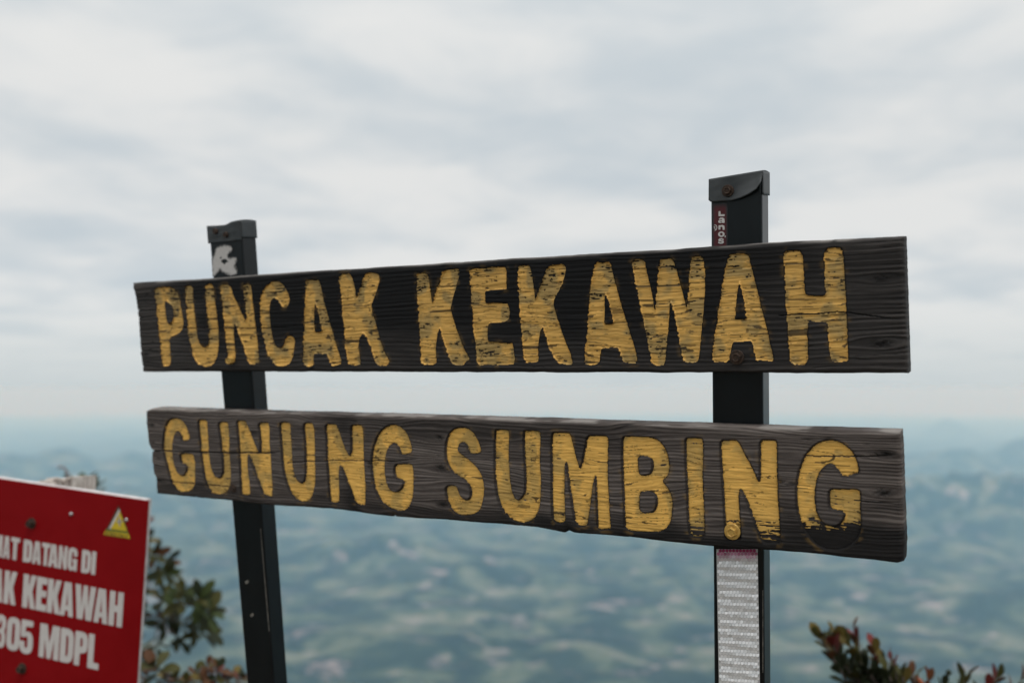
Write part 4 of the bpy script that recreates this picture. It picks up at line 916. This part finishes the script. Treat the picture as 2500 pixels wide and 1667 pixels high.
def leaf(root, p, d, up, size, mat, kind='broad'):
    key = (kind, mat, random.randint(0, 2))
    if key not in LEAF:
        me = leaf_mesh('leaf', 1.0, {'broad': 0.46, 'oval': 0.62, 'long': 0.36}[kind], (0.05, 0.2, 0.38)[key[2]]); me.materials.append(LM[mat]); LEAF[key] = me
    o = bpy.data.objects.new('leaf', LEAF[key]); COL.objects.link(o)
    y = unit(np.array(d, float)); x = unit(np.cross(y, up)); z = np.cross(x, y)
    R_ = Matrix(((x[0], y[0], z[0]), (x[1], y[1], z[1]), (x[2], y[2], z[2]))).to_4x4()
    o.parent = root
    o.matrix_local = Matrix.Translation(Vector(p) - root.location) @ R_ @ Matrix.Diagonal((size, size, size, 1))
    return o
def branch(root, a, b, r0, r1, bend=0.06, name='branch'):
    a, b = np.array(a), np.array(b); n = 7; L = np.linalg.norm(b - a); pts = []
    k1 = np.array([random.uniform(-1, 1) for _ in range(3)]) * bend * L
    for i in range(n):
        t = i / (n - 1); pts.append(a + (b - a) * t + k1 * math.sin(math.pi * t) + np.array([0, 0, 0.10 * L * math.sin(math.pi * t)]) * 0.4)
    org = np.array(root.location)
    v, f = tube([p - org for p in pts], [r0 + (r1 - r0) * i / (n - 1) for i in range(n)], 6)
    pymesh(name, v, f, BARK, root, True)
    return pts
def rnd_dir():
    while True:
        v = np.array([random.uniform(-1, 1) for _ in range(3)])
        if 0.1 < np.linalg.norm(v) < 1: return unit(v)
def rosette(root, p, axis, n, size, mats, kind='broad', spread=1.0):
    axis = unit(np.array(axis, float)); a = unit(np.cross(axis, [0.2, 0.5, 0.83])); b = np.cross(axis, a); ph = random.random() * 6.28
    for i in range(n):
        an = ph + i * 2.4; t = i / n
        d = axis * (0.15 + 0.95 * t) + spread * (math.cos(an) * a + math.sin(an) * b) * (1.05 - 0.6 * t) + 0.18 * rnd_dir()
        leaf(root, p - axis * size * 0.55 * (1 - t), d, axis + 0.2 * rnd_dir(), size * random.uniform(0.75, 1.12), random.choice(mats), kind)
def shrub(name, label, base_px, depth, tips, cat='shrub', stem_r=0.016, group=None):
    b = at(*base_px, depth); gz = ground_z(b[0], b[1])
    root = empty(name, loc=(b[0], b[1], gz)); tag(root, label, cat, group)
    bpy.context.view_layer.update()
    foot = np.array([b[0], b[1], gz - 0.03])
    return root, foot

# broad-leaved shrub behind the red board
sh, foot = shrub('broadleaf_shrub', 'broad leaved olive green shrub growing behind the red board', (300, 1667), 5.1, None)
crown = at(290, 1520, 5.05)
branch(sh, foot, crown, 0.022, 0.014, 0.04, 'stem')
hub2 = at(240, 1330, 5.1); branch(sh, crown, hub2, 0.013, 0.009)
hub3 = at(385, 1500, 4.95); branch(sh, crown, hub3, 0.011, 0.007)
mixA = ['olive', 'dark', 'dark', 'green', 'brown']; mixB = ['dark', 'olive', 'green']; mixC = ['brown', 'red', 'olive', 'brown']
for px, py, hub, sz, n, mx_, dep in (
    (352, 1318, hub2, .075, 9, ['olive', 'dark', 'gold'], 4.1), (378, 1352, hub2, .075, 9, ['olive', 'brown', 'dark'], 4.05), (362, 1275, hub2, .04, 3, ['brown', 'red'], 4.2), (345, 1262, hub2, .05, 4, mixA, 4.2),
    (412, 1366, hub2, .065, 7, mixA, 4.0), (405, 1400, hub2, .07, 9, mixA, 3.95), (432, 1402, hub3, .05, 4, mixC, 4.0), (372, 1400, hub2, .07, 7, ['brown', 'brown', 'orange', 'olive'], 4.1),
    (398, 1446, hub3, .08, 10, mixB, 4.0), (446, 1452, hub3, .085, 11, mixB, 3.95), (488, 1462, hub3, .085, 11, mixB, 3.9), (512, 1494, hub3, .085, 10, ['olive', 'green', 'dark'], 3.9),
    (505, 1536, hub3, .09, 9, ['green', 'olive', 'dark'], 3.95), (462, 1524, hub3, .08, 10, ['dark', 'dark', 'olive'], 4.0), (412, 1520, hub3, .08, 9, ['dark', 'dark', 'olive'], 4.05), (442, 1562, hub3, .075, 6, ['dark', 'dark', 'olive'], 4.0),
    (384, 1586, hub3, .06, 6, ['dark', 'dark'], 4.1), (348, 1440, hub2, .08, 9, ['brown', 'olive', 'dark'], 4.15), (346, 1490, crown, .07, 8, mixB, 4.2), (345, 1590, crown, .08, 9, mixB, 4.2),
    (205, 1186, hub2, .085, 15, ['green', 'olive', 'dark'], 4.2), (232, 1190, hub2, .07, 12, ['olive', 'dark'], 4.2), (185, 1192, hub2, .08, 12, ['green', 'dark'], 4.2), (120, 1240, hub2, .08, 8, mixA, 4.3), (290, 1250, hub2, .07, 8, mixA, 4.2),
    (260, 1420, hub2, .08, 9, mixA, 4.2), (180, 1320, hub2, .08, 8, mixA, 4.3)):
    p = at(px, py, dep * 1.23 + random.uniform(-.1, .1)); pts = branch(sh, hub, p, 0.005, 0.0022, 0.07)
    ax = unit(p - np.array(hub)) + np.array([0, -0.15, 0.35]); rosette(sh, p, ax, n, sz * 1.25, mx_, 'broad')
# bare curled twig rising above the board
tw = empty('dry_twig', loc=tuple(at(165, 1240, 4.6))); gz = ground_z(tw.location.x, tw.location.y)
tw.location.z = gz
tag(tw, 'bare grey twig curling over above the splintered post', 'twig')
bpy.context.view_layer.update()
org = np.array(tw.location)
pts = [np.array([org[0], org[1], gz - 0.03]), at(166, 1300, 4.6), at(165, 1200, 4.6), at(166, 1165, 4.6), at(163, 1150, 4.6), at(156, 1141, 4.6), at(146, 1139, 4.6), at(140, 1143, 4.6)]
v, f = tube([p - org for p in pts], [0.009, 0.008, 0.0075, 0.007, 0.0065, 0.006, 0.005, 0.003], 7)
pymesh('stem', v, f, mat_noise('grey_twig', (0.14, 0.12, 0.12), (0.24, 0.21, 0.21), 60, 0.9, 0, None, 0.3), tw, True)

# russet low shrub at the left post's foot
s2, foot = shrub('russet_shrub', 'low shrub of russet leaves between the red board and leaning post', (470, 1667), 3.7, None)
hub = at(470, 1760, 3.7); branch(s2, foot, hub, 0.016, 0.011, 0.05, 'stem')
for px, py, sz, n in ((352, 1640, .065, 9), (378, 1622, .07, 9), (405, 1650, .06, 9), (430, 1655, .055, 9), (455, 1662, .05, 9), (478, 1640, .05, 8), (495, 1655, .05, 8), (506, 1622, .045, 5), (532, 1628, .055, 8), (545, 1655, .05, 8), (570, 1648, .055, 9), (592, 1652, .055, 9), (360, 1690, .06, 9), (440, 1690, .06, 9), (520, 1690, .06, 9), (610, 1690, .06, 9)):
    p = at(px, py, 3.7 + random.uniform(-.15, .15)); branch(s2, hub, p, 0.005, 0.002, 0.08)
    rosette(s2, p, unit(p - hub) + np.array([0, -0.1, 0.3]), n, sz, ['brown', 'brown', 'red', 'olive', 'dark', 'gold'] if py > 1645 or px > 420 else ['dark', 'brown', 'olive', 'olive'], 'oval')

# small-leaved shrub with red tips
s3, foot = shrub('red_tipped_shrub', 'dense shrub of small leaves with red tipped shoots in front of the valley', (2260, 1667), 3.15, None)
hub = at(2240, 1960, 3.15); branch(s3, foot, hub, 0.02, 0.014, 0.04, 'stem')
def shoot(tx, ty, n, sz, top, low, dep=3.15, L=0.17):
    p = at(tx, ty, dep + random.uniform(-.06, .06)); pts = branch(s3, hub, p, 0.006, 0.003, 0.05)
    ax = unit(p - pts[-2]); a = unit(np.cross(ax, [0.2, 0.5, 0.8])); b = np.cross(ax, a)
    for i in range(n):
        t = i / (n - 1); an = i * 2.4 + tx; q = p - ax * L * (1 - t)
        d = ax * (0.75 + 0.6 * t) + (math.cos(an) * a + math.sin(an) * b) * (0.85 - 0.45 * t) + 0.15 * rnd_dir() + np.array([0, 0, 0.25])
        leaf(s3, q, d, ax + 0.3 * rnd_dir(), sz * random.uniform(0.8, 1.15) * (1 - 0.18 * t), random.choice(top if t > 0.62 else low), 'broad')
lowm = ['dark', 'dark', 'olive', 'dark']; 
for tx, ty, n, sz, top in ((2004, 1552, 14, .044, ['gold', 'brown', 'olive']), (2022, 1556, 13, .042, ['brown', 'olive', 'red']), (2038, 1553, 14, .042, ['olive', 'gold', 'brown']),
    (2066, 1550, 13, .04, ['olive', 'gold']), (2086, 1545, 13, .04, ['red', 'red', 'brown']), (2098, 1608, 12, .042, ['olive', 'dark']), (2062, 1620, 13, .044, ['dark', 'olive']),
    (2110, 1625, 10, .04, ['dark']), (2133, 1578, 14, .038, ['gold', 'brown', 'red']), (2150, 1600, 14, .042, ['dark', 'olive']), (2176, 1594, 7, .03, ['red', 'brown']), (2205, 1645, 13, .044, ['olive', 'gold', 'brown']),
    (2230, 1646, 12, .042, ['brown', 'olive']), (2267, 1650, 10, .034, ['orange', 'orange', 'brown']), (2300, 1672, 10, .04, ['dark', 'olive']), (2355, 1655, 14, .044, ['olive', 'gold']), (2430, 1652, 14, .042, ['brown', 'red', 'olive']),
    (2488, 1662, 12, .04, ['brown', 'olive']), (2085, 1640, 9, .046, ['dark', 'olive']), (2128, 1632, 9, .046, ['dark']), (2168, 1634, 9, .044, ['dark', 'olive']), (2192, 1652, 8, .044, ['olive', 'brown'])):
    shoot(tx, ty + 6, min(n + 2, 15), sz * 1.8, top, lowm, L=0.13 + 0.006 * n)
pts = branch(s3, hub, at(2316, 1646, 3.15), 0.005, 0.003)
bp = at(2316, 1641, 3.15) - np.array(s3.location)
v, f = lathe([(0.002, -.008), (.008, -.005), (.0095, 0), (.0075, .006), (.002, .0095)], 10)
pymesh('bud', [(x + bp[0], y + bp[1], z + bp[2]) for x, y, z in v], f, LM['dark'], s3, True)

# ------------------------------------------------------------------ the air
def haze():
    R_ = 152000; z0, z1 = ZMIN - 1.0, 12.0
    v = [(-R_, -R_, z0), (R_, -R_, z0), (R_, R_, z0), (-R_, R_, z0), (-R_, -R_, z1), (R_, -R_, z1), (R_, R_, z1), (-R_, R_, z1)]
    f = [(3, 2, 1, 0), (4, 5, 6, 7), (0, 1, 5, 4), (1, 2, 6, 5), (2, 3, 7, 6), (3, 0, 4, 7)]
    m = bpy.data.materials.new('haze_air'); m.use_nodes = True; t = m.node_tree; t.nodes.clear()
    pv = nd(t, 'ShaderNodeVolumePrincipled')
    pv.inputs['Color'].default_value = (0.41, 0.73, 1.0, 1)
    pv.inputs['Absorption Color'].default_value = (1, 1, 1, 1)
    pv.inputs['Density'].default_value = 4.2e-5
    pv.inputs['Anisotropy'].default_value = 0.25
    out = nd(t, 'ShaderNodeOutputMaterial'); t.links.new(pv.outputs[0], out.inputs['Volume'])
    o = pymesh('haze', v, f, m); tag(o, 'pale blue haze filling the valley air', 'haze', kind='stuff')
haze()
